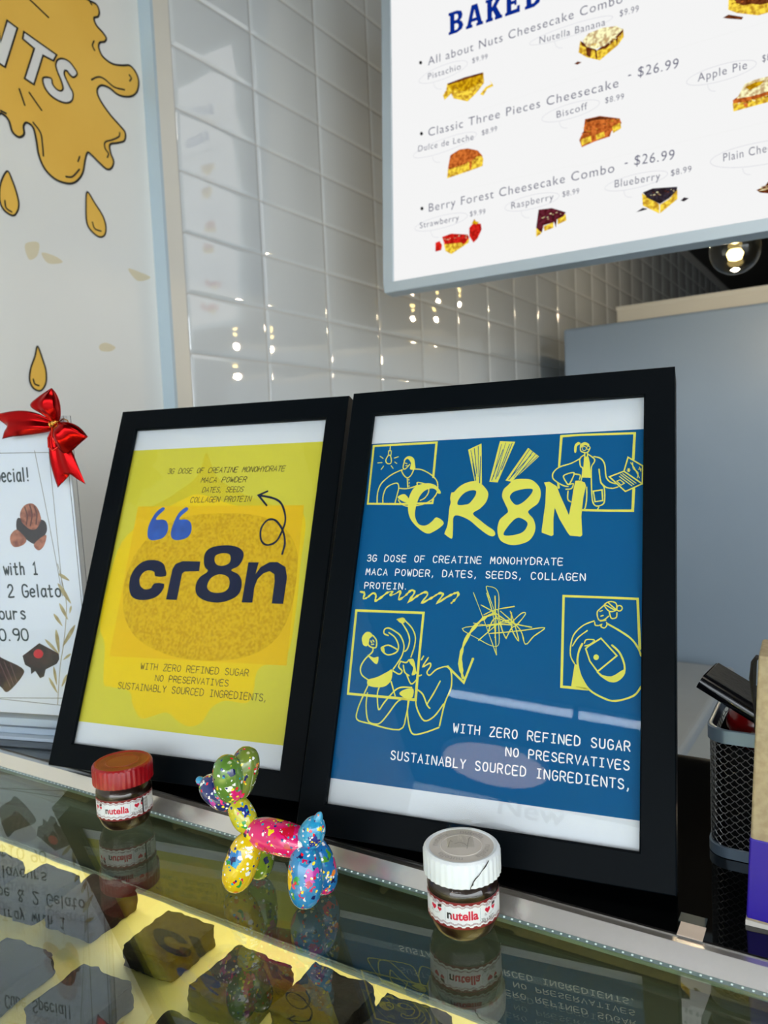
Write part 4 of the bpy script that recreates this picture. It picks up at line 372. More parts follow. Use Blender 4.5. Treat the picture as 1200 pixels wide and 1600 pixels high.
# ================================================================== BACK OF THE SHOP
M_steel=mat('blue_grey_fridge_enamel',(150,166,182),.42,noise=(1.4,(138,156,174),.35,.7)); M_beige=mat('beige_carton',(206,200,184),.7)
f=empty('refrigerator',(.0,2.75,FL),'tall pale blue grey refrigerator standing behind the framed posters','refrigerator')
mb=MB(); mb.box((-.8664,-.35,.02),(.45,.40,.3855-FL)); mb.build('cabinet',M_steel,f,bevel=.008)
mb=MB(); mb.box((.0,-.352,.10),(.004,-.345,.37-FL)); mb.build('door_seam',mat('dark_gasket',(40,44,50),.6),f)
mb=MB(); mb.box((-.86,-.33,0),(.44,.38,.02)); mb.build('plinth',mat('dark_plinth',(40,40,42),.6),f)
b=empty('storage_box',(-.1,2.72,.3855),'long beige flat box lying on top of the refrigerator','box')
mb=MB(); mb.box((-.60,-.30,0),(.5,.25,.050)); mb.build('carton',M_beige,b,bevel=.004)
mb=MB(); mb.box((-.602,-.302,.038),(.502,.252,.0505)); mb.build('lid',mat('beige_carton_lid',(210,205,190),.7),b,bevel=.002)
c=empty('side_counter',(-.68,1.55,FL),'low pale grey worktop counter running along the tiled wall behind the frames','counter')
M_stone=mat('pale_grey_worktop',(178,182,182),.35,noise=(3,(166,170,172),.4,.7))
mb=MB(); mb.box((-.317,-.72,.752),(.318,.82,.792)); mb.build('worktop',M_stone,c,bevel=.014)
mb=MB(); mb.box((-.317,-.70,.0),(.300,.82,.752)); mb.build('counter_base',mat('cream_cabinet',(196,192,178),.5),c)

# ---- menu light board
MO=Vector((-.81795,1.268,.31956)); RM=rz(RAD(4.86))@rx(RAD(-4))
menu=empty('menu_light_board',MO,'large glowing white cheesecake price menu light board hanging high on the right','menu board',RM)
MW,MH=.780,.640; BW=.0200
mb=MB()
for a,b_ in (((0,0,0),(MW,.035,BW)),((0,0,MH-BW),(MW,.035,MH)),((0,0,BW),(BW,.035,MH-BW)),((MW-BW,0,BW),(MW,.035,MH-BW))): mb.box(a,b_)
mb.build('board_frame',mat('brushed_aluminium_frame',(196,208,214),.38,metal=.35),menu,bevel=.002)
mb=MB(); mb.box((.004,.020,.004),(MW-.004,.0345,MH-.004)); mb.build('back_panel',mat('board_back',(60,62,66),.6),menu)
mb=MB(); mb.box((BW,.0040,BW),(MW-BW,.0198,MH-BW)); panel=mb.build('light_panel',emat('backlit_white_film',(250,250,250),.87),menu)
DM=4.0
mb=MB()
for e in D['menu_text']:
    mb=MB(); font_text(mb,e[1],*e[2:7],flat(DM-.15),weight=-.004,space=1.15); mb.build('price_lettering' if '$' in e[1] else 'name_lettering',emat('printed_grey_ink',(98,98,118)),panel,merge=False)
SLAB={'B':[('p',[(0,0),(17,0),(27,4),(30,11),(27,18),(23,20.5),(27,24),(28.5,30),(26,37),(17,40),(0,40),(0,35),(3,34),(3,6),(0,5)],[[(12,6),(17,6),(20,9),(20,14),(17,17),(12,17)],[(12,23.5),(17,23.5),(19.5,26),(19.5,31),(17,34),(12,34)]])],
'A':[('p',[(-2,0),(11,0),(11,5),(8.5,6),(9.5,10),(20,10),(21,6),(18.5,5),(18.5,0),(32,0),(32,5),(29.5,6),(21,40),(9.5,40),(0.5,6),(-2,5)],[[(11,16),(18.6,16),(15,31)]])],
'K':[('p',[(0,0),(14,0),(14,5),(12,6),(12,15),(14,17),(19,6),(17.5,5),(17.5,0),(32,0),(32,5),(29.5,6),(21,23),(28.5,34),(31,35),(31,40),(17.5,40),(17.5,35),(19.5,34),(12,24),(12,34),(14,35),(14,40),(0,40),(0,35),(3,34),(3,6),(0,5)],[])],
'E':[('p',[(0,0),(28,0),(28,12),(23,12),(22,7),(12,7),(12,17),(18,17),(18,14),(22,14),(22,26),(18,26),(18,23),(12,23),(12,33),(22,33),(23,29),(28,29),(28,40),(0,40),(0,35),(3,34),(3,6),(0,5)],[])],
'D':[('p',[(0,0),(17,0),(27,5),(31,20),(27,35),(17,40),(0,40),(0,35),(3,34),(3,6),(0,5)],[[(12,7),(17,7),(20.5,11),(22,20),(20.5,29),(17,33),(12,33)]])]}
mb=MB(); e=D['menu_title'][0]; x_=e[2]; sc_=(e[4]-e[2])/(5*30+4*7.2)
for ch in e[1]:
    for _,o_,hs in SLAB[ch]: fill(mb,[(x_+p[0]*sc_,e[3]+p[1]*1.02) for p in o_],[[(x_+p[0]*sc_,e[3]+p[1]*1.02) for p in q] for q in hs],flat(DM-.15))
    x_+=37.2*sc_
mb.build('heading_lettering',emat('printed_navy_ink',(8,40,132)),panel,merge=False)
for e in D['menu_bullet']:
    D['now']=[e]; draw('now',DM-.15).build('bullet_dot',emat('printed_black_ink',(20,20,24)),panel,merge=False)
for q in range(0,len(D['menu_ring']),2):
    D['ring_now']=D['menu_ring'][q:q+2]; draw('ring_now',DM-.1).build('name_ring',emat('printed_pale_pencil',(206,206,212)),panel,merge=False)
for e in D['menu_rule']:
    D['now']=[e]; draw('now',DM-.1).build('ruled_line',emat('printed_faint_rule',(226,226,224)),panel,merge=False)
def cake_ink(name,rgb):
    m=emat(name,rgb,.95); nt=m.node_tree; e=[n for n in nt.nodes if n.type=='EMISSION'][0]
    tc=nt.nodes.new('ShaderNodeTexCoord'); n=nt.nodes.new('ShaderNodeTexNoise'); n.inputs['Scale'].default_value=190; n.inputs['Detail'].default_value=5; r=nt.nodes.new('ShaderNodeValToRGB')
    c=s2l(rgb); r.color_ramp.elements[0].position=.40; r.color_ramp.elements[1].position=.60
    r.color_ramp.elements[0].color=(c[0]*.55,c[1]*.42,c[2]*.35,1); r.color_ramp.elements[1].color=(min(1,c[0]*1.12),min(1,c[1]*1.12),min(1,c[2]*1.1),1)
    nt.links.new(tc.outputs['Object'],n.inputs['Vector']); nt.links.new(n.outputs['Fac'],r.inputs[0]); nt.links.new(r.outputs[0],e.inputs[0]); return m
CK={'y':cake_ink('cake_yellow',(250,212,70)),'o':cake_ink('cake_olive',(214,170,20)),'b':cake_ink('cake_brown',(112,58,30)),'c':cake_ink('cake_cream',(252,240,190)),'r':cake_ink('cake_caramel',(206,112,48)),'x':cake_ink('cake_red',(214,38,30)),'p':cake_ink('cake_plum',(96,34,48)),'n':cake_ink('cake_navy',(52,46,58))}
rk=random.Random(5)
for nm in ('pistachio','banana','pecan','caramel','biscuit','apple','strawberry','raspberry','blueberry','chocolate'):
    mb=MB(); cols=[]
    for k,e in enumerate(D['cake_'+nm]):
        if e[4] not in cols: cols.append(e[4])
        fill(mb,e[1],[],flat(DM-.12-.06*k),cols.index(e[4]))
    # crumb flecks over the topping
    big=max(D['cake_'+nm],key=lambda e:(max(p[0] for p in e[1])-min(p[0] for p in e[1])))
    xs=[p[0] for p in big[1]]; zs=[p[1] for p in big[1]]
    fl={'pistachio':'obyo','banana':'coyc','pecan':'brbb','caramel':'bryb','biscuit':'bryb','apple':'cobr','strawberry':'xcpx','raspberry':'pncp','blueberry':'nbcn','chocolate':'bcbb'}[nm]
    for k in range(34):
        c_=fl[k%4]
        if c_ not in cols: cols.append(c_)
        t=rk.random(); cx=min(xs)+5+(max(xs)-min(xs)-10)*t; sl=(zs[xs.index(max(xs))]-zs[xs.index(min(xs))])*(t-.5); cz=(min(zs)+max(zs))/2+(max(zs)-min(zs))*(.02+.22*rk.random())+sl*.3; r=rk.uniform(.5,1.4)
        fill(mb,[(cx+r*1.6*cos(a),cz+r*.7*sin(a)) for a in [q*pi/3 for q in range(6)]],[],flat(DM-.6),cols.index(c_))
    mb.build('cheesecake_picture',[CK[c_] for c_ in cols],panel,merge=False)
# two hanging rods
for x in (.06,MW-.06):
    mb=MB(); mb.tube([(x,.02,MH-.002),(x,.02,MH+.20)],.004); mb.build('hanging_rod',mat('rod_steel',(120,122,126),.3,metal=1),menu)

# ---- pendant bulbs
M_bglass=glass_mat('clear_bulb_glass',.05,(244,240,228)); M_brass=mat('bulb_cap_brass',(176,150,96),.35,metal=1)
M_led=emat('glowing_filament',(255,226,150),9.0); M_cord=mat('black_cord',(16,16,16),.6)
def pendant(loc,label):
    p=empty('pendant_bulb',loc,label,'pendant light',group='globe pendant bulbs')
    mb=MB(); R_=.052; prof=[(0.0005,-R_)]+[(R_*cos(a),R_*sin(a)) for a in [-pi/2+.12+k*(pi/2+.75-.12)/16 for k in range(17)]]+[(.022,.055),(.015,.072),(.0135,.082)]
    mb.lathe(prof,40); gl=mb.build('glass_globe',M_bglass,p,smooth=True)
    mb=MB(); mb.lathe([(0,.0815),(.0145,.0815),(.0150,.085),(.0140,.088),(.0150,.091),(.0140,.094),(.0150,.097),(.0135,.108),(0,.108)],24); mb.build('screw_cap',M_brass,p,smooth=True)
    mb=MB(); mb.lathe([(0,.1085),(.022,.1085),(.022,.145),(.008,.158),(0,.158)],24); mb.build('socket',M_cord,p,smooth=True)
    mb=MB(); mb.lathe([(0.0005,-.024),(.013,-.020),(.017,-.008),(.012,.000),(.0005,.002)],20); mb.lathe([(0.0005,.012),(.010,.016),(.026,.042),(.0262,.046),(.0005,.047)],20); mb.build('lit_core',M_led,p,smooth=True)
    mb=MB(); mb.tube([(0,0,.158),(0,0,CE-loc[2])],.003); mb.build('cord',M_cord,p)
    l=bpy.data.lights.new('bulb_glow','POINT'); l.energy=4.0; l.color=(1,.80,.52); l.shadow_soft_size=.02; lo=bpy.data.objects.new('bulb_glow',l); COL.objects.link(lo); lo.location=(loc[0],loc[1],loc[2]-.09)
pendant((-.2695,1.82,.4060+.006),'clear globe pendant bulb glowing below the lower right edge of the menu board')
pendant((-.27,3.07,.72),'clear globe pendant bulb further back, hidden behind the menu board')

# ---- ceiling light bars behind the viewer (seen mirrored in the frame glass)
for k,(x0,x1) in enumerate(((-.72,-.16),(-.14,.42),(.44,1.0))):
    p=empty('light_bar',((x0+x1)/2,-2.25,CE-.03),'slim white ceiling light bar over the shop front, segment %s'%('nearest the mural wall','in the middle','furthest from the mural wall')[k] if False else ('slim white ceiling light bar at the shop front, '+('nearest the mural wall','between the other two','furthest from the mural wall')[k]),'ceiling light',group='light bars at the shop front')
    h=(x1-x0)/2; mb=MB(); mb.box((-h,-.03,.012),(h,.03,.03)); mb.build('housing',mat('white_enamel',(225,225,225),.4),p)
    mb=MB(); mb.box((-h+.004,-.026,0),(h-.004,.026,.012)); mb.build('diffuser',emat('lit_diffuser',(235,245,255),14),p)

p=empty('added_panel_light',(.15,.45,CE-.02),'unseen square ceiling panel added above the display case to brighten the lids','ceiling light')  # unseen lamp added to lighten the lids, ledge and metal trim
mb=MB(); mb.box((-.32,-.32,.006),(.32,.32,.02)); mb.build('added_panel_frame',mat('white_enamel',(225,225,225),.4),p)
mb=MB(); mb.box((-.30,-.30,0),(.30,.30,.006)); mb.build('added_panel_face',emat('added_panel_glow',(255,246,232),5.0),p)

p=empty('round_ceiling_light',(-.53,-3.00,CE-.03),'round flat ceiling light further towards the shop front','ceiling light')
mb=MB(); mb.lathe([(0.0005,.03),(.285,.03),(.285,.004),(.276,0),(.273,.001)],48); mb.build('housing_ring',mat('white_enamel',(225,225,225),.4),p,smooth=True,auto=RAD(35))
mb=MB(); mb.lathe([(0.0005,.0004),(.273,.0012)],48); mb.build('round_diffuser',emat('warm_lit_diffuser',(255,226,206),6.5),p)
mb=MB(); mb.box((-1.029,-3.464,FL+.001),(3.44,-3.458,CE-.001)); struct('window_1',mb,glass_mat('shop_window_glass',.04))
wl=empty('window_lettering',(-.32,-3.452,1.064),'dark blue New lettering stuck on the shop front window','lettering')
mb=MB(); font_text(mb,'New',-.51,1.064,-.137,1.064,.098,lambda p:(p[0],-3.452,p[1]),weight=.02); child_of(wl,mb.build('vinyl_letters',mat('dark_blue_vinyl',(20,40,84),.5),None,merge=False))

# ================================================================== THE DISPLAY CASE
ZG,ZL=-.278,-.2690
SY=RAD(2.12); RC=rz(SY)
CO=Vector((0,.4052,0))      # near edge of the metal trim, where it meets the glass
case=empty('display_case',(CO.x,CO.y,FL),'glass topped chilled display case with polished metal trim and glossy black rear ledge','display case',RC)
zb=-FL
X0,X1=-.985,.62
M_black=mat('glossy_black_acrylic',(6,7,8),.03,spec=.9)
M_trim=mat('satin_metal_trim',(226,222,216),.24,metal=.8)
M_cglass=glass_mat('case_glass',.105,(226,235,230))
mb=MB(); mb.box((X0,-.395,zb+ZG-.008),(X1,-.0040,zb+ZG)); mb.build('glass_top',M_cglass,case)
mb=MB(); mb.add([(X0,0,zb+ZG-.004),(X1,0,zb+ZG-.004),(X1,.0065,zb+ZL),(X0,.0065,zb+ZL),(X0,.014,zb+ZL-.001),(X1,.014,zb+ZL-.001),(X0,.014,zb+ZG-.004),(X1,.014,zb+ZG-.004),(X0,0,zb+ZG-.0005),(X1,0,zb+ZG-.0005)],[(0,1,9,8),(8,9,2,3),(3,2,5,4),(4,5,7,6),(6,7,1,0),(0,8,3,4,6),(1,7,5,2,9)])
mb.build('metal_trim',M_trim,case)
mb=MB(); mb.box((X0,.0142,zb+ZL-.03),(X1,.2700,zb+ZL)); mb.build('rear_ledge',M_black,case)
M_dark=mat('dark_case_lining',(24,31,29),.5,spec=.2); M_body=mat('dark_case_body',(30,32,34),.5)
mb=MB(); mb.box((X0,-.0005,zb-.362),(X1,.012,zb+ZG-.0042)); mb.build('rear_lining',M_dark,case)
mb=MB(); mb.box((X0,-.395,zb-.362),(X1,-.0005,zb-.350)); mb.build('tray_shelf',mat('steel_shelf',(150,152,150),.35,metal=.8),case)
mb=MB(); mb.box((X0,-.0042,zb-.350),(X1,-.0020,zb-.3472)); mb.build('shelf_rail',mat('bright_rail',(205,214,210),.2,metal=.9),case)
mb=MB(); mb.box((X0,-.401,.10),(X1,-.3955,zb+ZG)); mb.build('front_glass',M_cglass,case)
mb=MB(); mb.box((X0,-.395,.0),(X1,.27,zb-.50)); mb.build('base_cabinet',M_body,case)
mb=MB(); mb.box((X0-.0,-.395,zb-.50),(X0+.012,.27,zb+ZL-.031)); mb.build('side_panel',M_body,case)
mb=MB(); mb.box((X1-.012,-.395,zb-.50),(X1,.27,zb+ZL-.031)); mb.build('side_panel',M_body,case)
mb=MB(); mb.box((X0+.013,-.0038,zb+ZG-.0026),(X1-.013,-.0004,zb+ZG-.0002),0)
x=X0+.02
while x<X1-.02: mb.box((x,-.0026,zb+ZG-.0003),(x+.0011,-.0017,zb+ZG+.0001),1); x+=.0050
mb.build('led_strip',[mat('led_tape',(120,146,150),.3),emat('led_dots',(205,225,222),1.0)],case)
ll=area_light('led_strip_light',(CO.x-.38,CO.y-.035,ZG-.010),(CO.x-.38,CO.y-.035,-.36),1.15,.008,1.0,(1,.90,.70))
l2=area_light('case_front_fill',(CO.x-.38,.06,ZG-.012),(CO.x-.38,.06,-.36),1.15,.01,5.5,(1,.92,.78))  # no strip modelled here: lamp added to brighten the front of the case
# yellow waxed paper on the shelf
M_paper=mat('yellow_waxed_paper',(228,208,138),.4,noise=(9,(218,192,112),.35,.7),bump=(14,.5,.004))
pp=empty('baking_paper_sheet',(CO.x,CO.y,-.350),'cream yellow waxed paper sheet lining the case under the brownies','baking paper',RC)
rp=random.Random(2); mb=MB(); nx,ny=90,22; vs=[];fs=[]
for j in range(ny+1):
    for i in range(nx+1):
        vs.append((X0+.02+(X1-X0-.04)*i/nx,-.388+.381*j/ny,.0008+.0012*(.5+.5*sin(i*1.7+j*.8)*sin(j*1.1-i*.35))))
for j in range(ny):
    for i in range(nx): a=j*(nx+1)+i; fs.append((a,a+1,a+nx+2,a+nx+1))
mb.add(vs,fs); mb.build('sheet',M_paper,pp,smooth=True)

# ---- brownies
M_brown=[mat('dark_chocolate_brownie',(26,18,14),.75,spec=.15,noise=(140,(18,13,11),.35,.7),bump=(420,.5,.001)),mat('red_brown_brownie',(40,18,13),.7,spec=.15,noise=(140,(24,11,9),.35,.7),bump=(420,.5,.001)),mat('olive_brown_brownie',(31,25,14),.75,spec=.15,noise=(140,(22,18,10),.35,.7),bump=(420,.5,.001))]
def brownie(x,y,s,h,rot,label,mi=0,seed=1,frost=None):
    r=random.Random(seed); t=empty('brownie',(x,y,-.3478),label,'brownie',rz(rot),group='brownies on the yellow paper')
    bm=bmesh.new(); bmesh.ops.create_cube(bm,size=1); bmesh.ops.subdivide_edges(bm,edges=bm.edges[:],cuts=13,use_grid_fill=True)
    from mathutils import noise
    off=Vector((seed*3.1,seed*1.7,0))
    for v in bm.verts:
        p=v.co.copy(); d=max(abs(p.x),abs(p.y))
        # softened corners and crumbly cut faces
        q=Vector((p.x*s,p.y*s,(p.z+.5)*h))
        n=noise.noise(q*260+off); n2=noise.noise(q*70+off)
        side=1 if d>.49 else 0
        k=Vector((p.x,p.y,0)); 
        if side: q+=k.normalized()*(n*.0016+n2*.0022)
        if p.z>.49: q.z+=n2*.0016+n*.0006-.0014*max(0,(d-.42)/.08)**2
        if abs(p.x)>.46 and abs(p.y)>.46: q-=Vector((p.x,p.y,0))*.0016
        if p.z<-.49: q.z=.0
        v.co=q
    me=bpy.data.meshes.new('cake_block'); bm.to_mesh(me); bm.free(); me.materials.append(M_brown[mi])
    for p in me.polygons: p.use_smooth=True
    o=bpy.data.objects.new('cake_block',me); COL.objects.link(o); o.parent=t
SB=.0475; HB=.0165; RB=RAD(4)
def corner(cx,cy): # back-left top corner to block centre
    e=rz(RB); return Vector((cx,cy,0))+e@Vector((SB/2,-SB/2,0))
k=1.089
bl=[(-.5480,.3225,0,'brownie under the mirrored sign lettering, left of the red brown one',0),(-.495,.3314,1,'red brown brownie half covered by the sign reflection, below the red lidded jar',0),(-.4128,.3312,2,'olive brown brownie below left of the balloon dog front feet',1),(-.3428,.3252,2,'brownie directly below the balloon dog, under its mirrored colours',1),(-.2877,.3344,0,'brownie right of the one below the balloon dog, half in poster reflection',1),(-.2369,.3383,0,'rightmost brownie, below left of the white lidded jar',1),
    (-.4825,.2563,0,'brownie at the left image edge in the front row under mirrored Special lettering',0),(-.4131,.2646,0,'front row brownie under the mirrored red ribbon',0),(-.3343,.2634,0,'front row brownie whose dark tip shows at the bottom image edge',0),(-.6110,.3150,0,'farthest left brownie of the back row beside the mirrored price',0)]
for i,(cx,cy,mi,lab,fr) in enumerate(bl):
    p=corner(cx*k,cy*k); brownie(p.x,p.y,SB*(1+.04*sin(i*2.3)),HB*(1+.06*sin(i*1.9)),RB+RAD(3)*sin(i*1.3),lab,mi,i+1,fr)

# ================================================================== FRAMED POSTERS
M_frame=mat('black_painted_wood',(3,8,13),.5,spec=.07,bump=(400,.08,.0005)); M_fglass=glass_mat('picture_glass',.013); M_whitep=mat('white_print_paper',(204,211,217),.6)
M_board=mat('brown_backing_board',(70,56,42),.8)
FW,FH,FB,FD=.250,.3394,.0205,.024
def frame(name,label,pos,angs):
    R_=rz(angs[0])@rx(angs[1])@ry(angs[2]); t=empty(name,pos,label,'picture frame',R_)
    mb=MB(); x=FW/2
    prof=[(0,FD),(0,.0006),(.0006,0),(FB-.0010,0),(FB,.0012),(FB,.0042),(FB-.004,.0042),(FB-.004,FD)]
    cs=[(-x,0,1,1),(x,0,-1,1),(x,FH,-1,-1),(-x,FH,1,-1)]
    vs=[];n=len(prof)
    for cx,cz,sx,sz in cs:
        for a,d in prof: vs.append((cx+sx*a,d,cz+sz*a))
    fs=[]
    for k in range(4):
        l=(k+1)%4
        for i in range(n): j=(i+1)%n; fs.append((k*n+i,k*n+j,l*n+j,l*n+i))
    mb.add(vs,fs); mb.build('frame_moulding',M_frame,t)
    a,b=-FW/2+FB-.0035,FW/2-FB+.0035; c,d=FB-.0035,FH-FB+.0035
    mb=MB(); mb.box((a,.0043,c),(b,.0053,d)); mb.build('glass_pane',M_fglass,t)
    mb=MB(); mb.box((a,.0060,c),(b,.0064,d)); pr=mb.build('poster_print',M_whitep,t)
    mb=MB(); mb.box((a,.0068,c),(b,.0100,d)); mb.build('backing_board',M_board,t)
    # easel strut behind
    mb=MB(); mb.add([(-.03,.0102,.24),(.03,.0102,.24),(.035,.058,.0255),(-.035,.058,.0255),(-.03,.0125,.24),(.03,.0125,.24),(.035,.0605,.027),(-.035,.0605,.027)],[(0,1,2,3),(4,7,6,5),(0,4,5,1),(1,5,6,2),(2,6,7,3),(3,7,4,0)]); mb.build('easel_strut',M_board,t)
    return t,pr
PD=6.0
ft,blue=frame('framed_poster','black framed blue CR8N poster with yellow line drawings, right of the yellow one',(-.2212827,.41052273,-.2584),(.17890748,-.3994246,-.0029883))
M_blue=mat('poster_blue_ink',(0,82,132),.6,spec=.12); M_yl=mat('poster_pale_yellow_ink',(214,212,88),.6,spec=.12); M_wt=mat('poster_white_ink',(232,236,238),.55)
mb=MB(); mb.add([(-.1081,.00595,.0375),(.1081,.00595,.0375),(.1081,.00595,.2952),(-.1081,.00595,.2952)],[(0,1,2,3)]); mb.build('blue_field',M_blue,blue,merge=False)
for key,nm,dd,m,ro in (('fig_bulb','person_under_bulb_drawing',5.85,M_yl,.12),('fig_coat','person_with_laptop_drawing',5.85,M_yl,.12),('fig_pair','two_people_drawing',5.85,M_yl,.12),('fig_laptop','person_hugging_tablet_drawing',5.85,M_yl,.12),('squiggle','crayon_squiggle',5.85,M_yl,.55),('scribble','scribble',5.85,M_yl,.3),('arrow_blue','crayon_arrow',5.80,M_yl,.5),('brush','brush_marks',5.80,M_yl,0),('streak','brush_streaks',5.72,M_blue,.5),('logo_blue','brush_lettering',5.70,M_yl,0)):
    draw(key,dd,rough=ro).build(nm,m,blue,merge=False)
for key in ('txt_blue_a','txt_blue_b'):
    mb=MB()
    for e in D[key]: stroke_text(mb,e[1],*e[2:7],.74 if key=='txt_blue_a' else .86,flat(5.75),gap=2.0)
    mb.build('small_lettering',M_wt,blue,merge=False)
ft2,yel=frame('framed_poster','black framed yellow cr8n poster, left of the blue one',(-.49356263,.39909077,-.2588),(.20992048,-.37979093,.00619781))
M_y0=mat('poster_lime_yellow_ink',(198,193,62),.6,spec=.12); M_y1=mat('poster_bright_yellow_ink',(220,194,22),.6,spec=.12); M_y2=mat('poster_amber_ink',(216,180,16),.6,spec=.12); M_y3=mat('poster_gold_grain_ink',(206,172,18),.65,spec=.12,noise=(420,(184,148,8),.42,.62)); M_nv=mat('poster_navy_ink',(10,24,56),.6,spec=.12); M_qb=mat('poster_quote_blue_ink',(22,84,178),.55,noise=(90,(14,66,150),.4,.7)); M_txt=mat('poster_dark_text_ink',(58,50,16),.55)
mb=MB(); mb.add([(-.1081,.00595,.0394),(.1081,.00595,.0394),(.1081,.00595,.2990),(-.1081,.00595,.2990)],[(0,1,2,3)]); mb.build('yellow_field',M_y0,yel,merge=False)
for key,nm,dd,m in (('yel_blob','melting_blob',5.90,M_y1),('yel_peak','ochre_peak',5.92,mat('poster_peak_ink',(196,184,40),.6,spec=.12)),('yel_square','amber_square',5.86,M_y2),('yel_disc','gold_grain_disc',5.82,M_y3),('logo_navy','bold_lettering',5.74,M_nv),('quotes','quote_marks',5.74,M_qb),('arrow_yellow','curly_arrow',5.74,M_nv)):
    draw(key,dd,rough=.1 if key=='arrow_yellow' else 0).build(nm,m,yel,merge=False)
mb=MB()
for e in D['txt_yel_a']: stroke_text(mb,e[1],*e[2:7],.58,flat(5.74),shear=.22,gap=1.2)
mb.build('small_lettering',M_txt,yel,merge=False)
mb=MB()
for e in D['txt_yel_b']: stroke_text(mb,e[1],*e[2:7],.60,flat(5.74),shear=.0,gap=1.3)
mb.build('small_lettering',M_txt,yel,merge=False)

# ================================================================== LEFT SIGN WITH BOW
SO=Vector((-.69873,.43216,-.2690)); RS=rz(RAD(17.5))@rx(RAD(2))
sg=empty('acrylic_sign',SO,'white dessert special sign in a clear acrylic stand at the left edge','sign stand',RS)
M_acr=glass_mat('clear_acrylic',.035,(251,252,253)); M_spap=mat('glossy_sign_paper',(222,228,238),.3)
sx0,sx1,sz0,sz1=-.142,.052,.0245,.3215
mb=MB(); mb.box((sx0,.0012,sz0),(sx1-.002,.0018,sz1-.002)); sp=mb.build('sign_paper',M_spap,sg)
mb=MB(); mb.box((sx0-.002,-.0025,.004),(sx1+.001,0,sz1)); mb.box((sx0-.002,.0028,.004),(sx1+.001,.0052,sz1)); mb.build('acrylic_sleeve',M_acr,sg,bevel=.0006)
mb=MB(); mb.box((sx0-.002,-.010,0.0005),(sx1+.001,.048,.0038)); mb.box((sx0-.002,-.002,.0040),(sx1+.001,.005,.0105)); mb.box((sx0-.002,-.0025,.0125),(sx1+.001,.0055,.0205)); mb.build('acrylic_foot',mat('frosted_acrylic',(176,190,204),.25,spec=.6),sg,bevel=.0006)
mb=MB(); mb.box((sx1-.0014,-.0027,.02),(sx1-.0010,-.0024,sz1)); mb.box((sx1+.0006,.0050,.02),(sx1+.0010,.0053,sz1)); mb.build('sleeve_edge',mat('dark_acrylic_edge',(70,72,74),.3),sg)
DS=1.2
M_sink=mat('sign_dark_text_ink',(24,48,54),.5)
for e in D['sign_text']:
    mb=MB(); stroke_text(mb,e[1],*e[2:7],1.85,flat(DS-.1),gap=1.0); mb.build('message_lettering',M_sink,sp,merge=False)
for e in D['sign_line']:
    D['now']=[e]; draw('now',DS-.08).build('thin_border_line',mat('sign_grey_line',(120,122,116),.5),sp,merge=False)
for key,nm,m in (('sign_leaf','gold_leaf_sprig',mat('sign_gold_leaf',(186,172,128),.45,noise=(120,(158,140,92),.4,.6))),('sign_stem','sprig_stem',mat('sign_stem_ink',(150,140,104),.5)),('pastry_puff','pastry_picture',mat('sign_pastry',(178,112,88),.5,noise=(160,(120,60,48),.4,.65))),('cube_top','chocolate_picture',mat('sign_choc',(66,40,42),.4,noise=(150,(44,26,30),.4,.6))),):
    draw(key,DS-.08).build(nm,m,sp,merge=False)
draw('pastry_choc',DS-.06).build('pastry_chocolate',mat('sign_choc_dark',(44,38,44),.4),sp,merge=False)
draw('pastry_drizzle',DS-.16).build('pastry_drizzle',mat('sign_drizzle',(92,48,40),.4),sp,merge=False)
draw('cube_side',DS-.06).build('chocolate_side',mat('sign_choc_side',(40,26,30),.4),sp,merge=False)
draw('cherry',DS-.2).build('cherry_picture',mat('sign_cherry',(206,44,58),.3),sp,merge=False)
draw('roll_line',DS-.16).build('roll_stripes',mat('sign_roll_line',(112,84,88),.4),sp,merge=False)
# satin bow tied on the corner of the sign
bow=empty('ribbon_bow',SO+RS@Vector((.0075,0,-.001)),'shiny red ribbon bow tied to the top corner of the white sign','bow',RS)
M_red=mat('red_metallic_satin',(168,6,10),.2,metal=.9); M_goldk=mat('gold_wire_tie',(226,176,84),.25,metal=1)
def ribbon_sheet(c0,c1,rows,amp,depth0,depth1,fold=0.,nm='loop',th=.0006):
    # a strip of ribbon lofted between two outline curves (in mm on the sign face), bulging forward
    n=28; A=smoothpts(c0,False,10); B=smoothpts(c1,False,10)
    def samp(P,t):
        L=[0]
        for i in range(1,len(P)): L.append(L[-1]+(P[i]-P[i-1]).length)
        d=t*L[-1]
        for i in range(1,len(P)):
            if L[i]>=d: u=(d-L[i-1])/max(L[i]-L[i-1],1e-9); return P[i-1].lerp(P[i],u)
        return P[-1]
    vs=[];fs=[]
    for i in range(n+1):
        t=i/n; a=samp(A,t); b=samp(B,t)
        for j in range(rows+1):
            u=j/rows; p=a.lerp(b,u); d=depth0+(depth1-depth0)*t+amp*sin(pi*t)*(.6+.4*sin(pi*u))+fold*sin(u*pi*3+1.2)*(1-t*.5)
            vs.append((p.x/1000,-(d+3.5)/1000,p.y/1000))
    for i in range(n):
        for j in range(rows): q=i*(rows+1)+j; fs.append((q,q+1,q+rows+2,q+rows+1))
    mb=MB(); mb.add(vs,fs); o=mb.build(nm,M_red,bow,smooth=True)
    s=o.modifiers.new('thickness','SOLIDIFY'); s.thickness=th; s.offset=0; return o
K=(39.0,315.0)
ribbon_sheet([(39,317),(24,325.5),(7.9,329.2),(-10,329),(-29,327)],[(38,312.5),(29,308),(4.1,306),(-10,305.5),(-22.4,304)],14,5,5,7,1.6,'ribbon_tail')
ribbon_sheet([(37,313),(32.4,301.4),(31.7,282.7),(33.4,268),(35.7,255.2)],[(42,312),(50,300),(56.3,287.3),(61,273),(65.4,257.5)],14,4,5,6,1.4,'ribbon_tail')
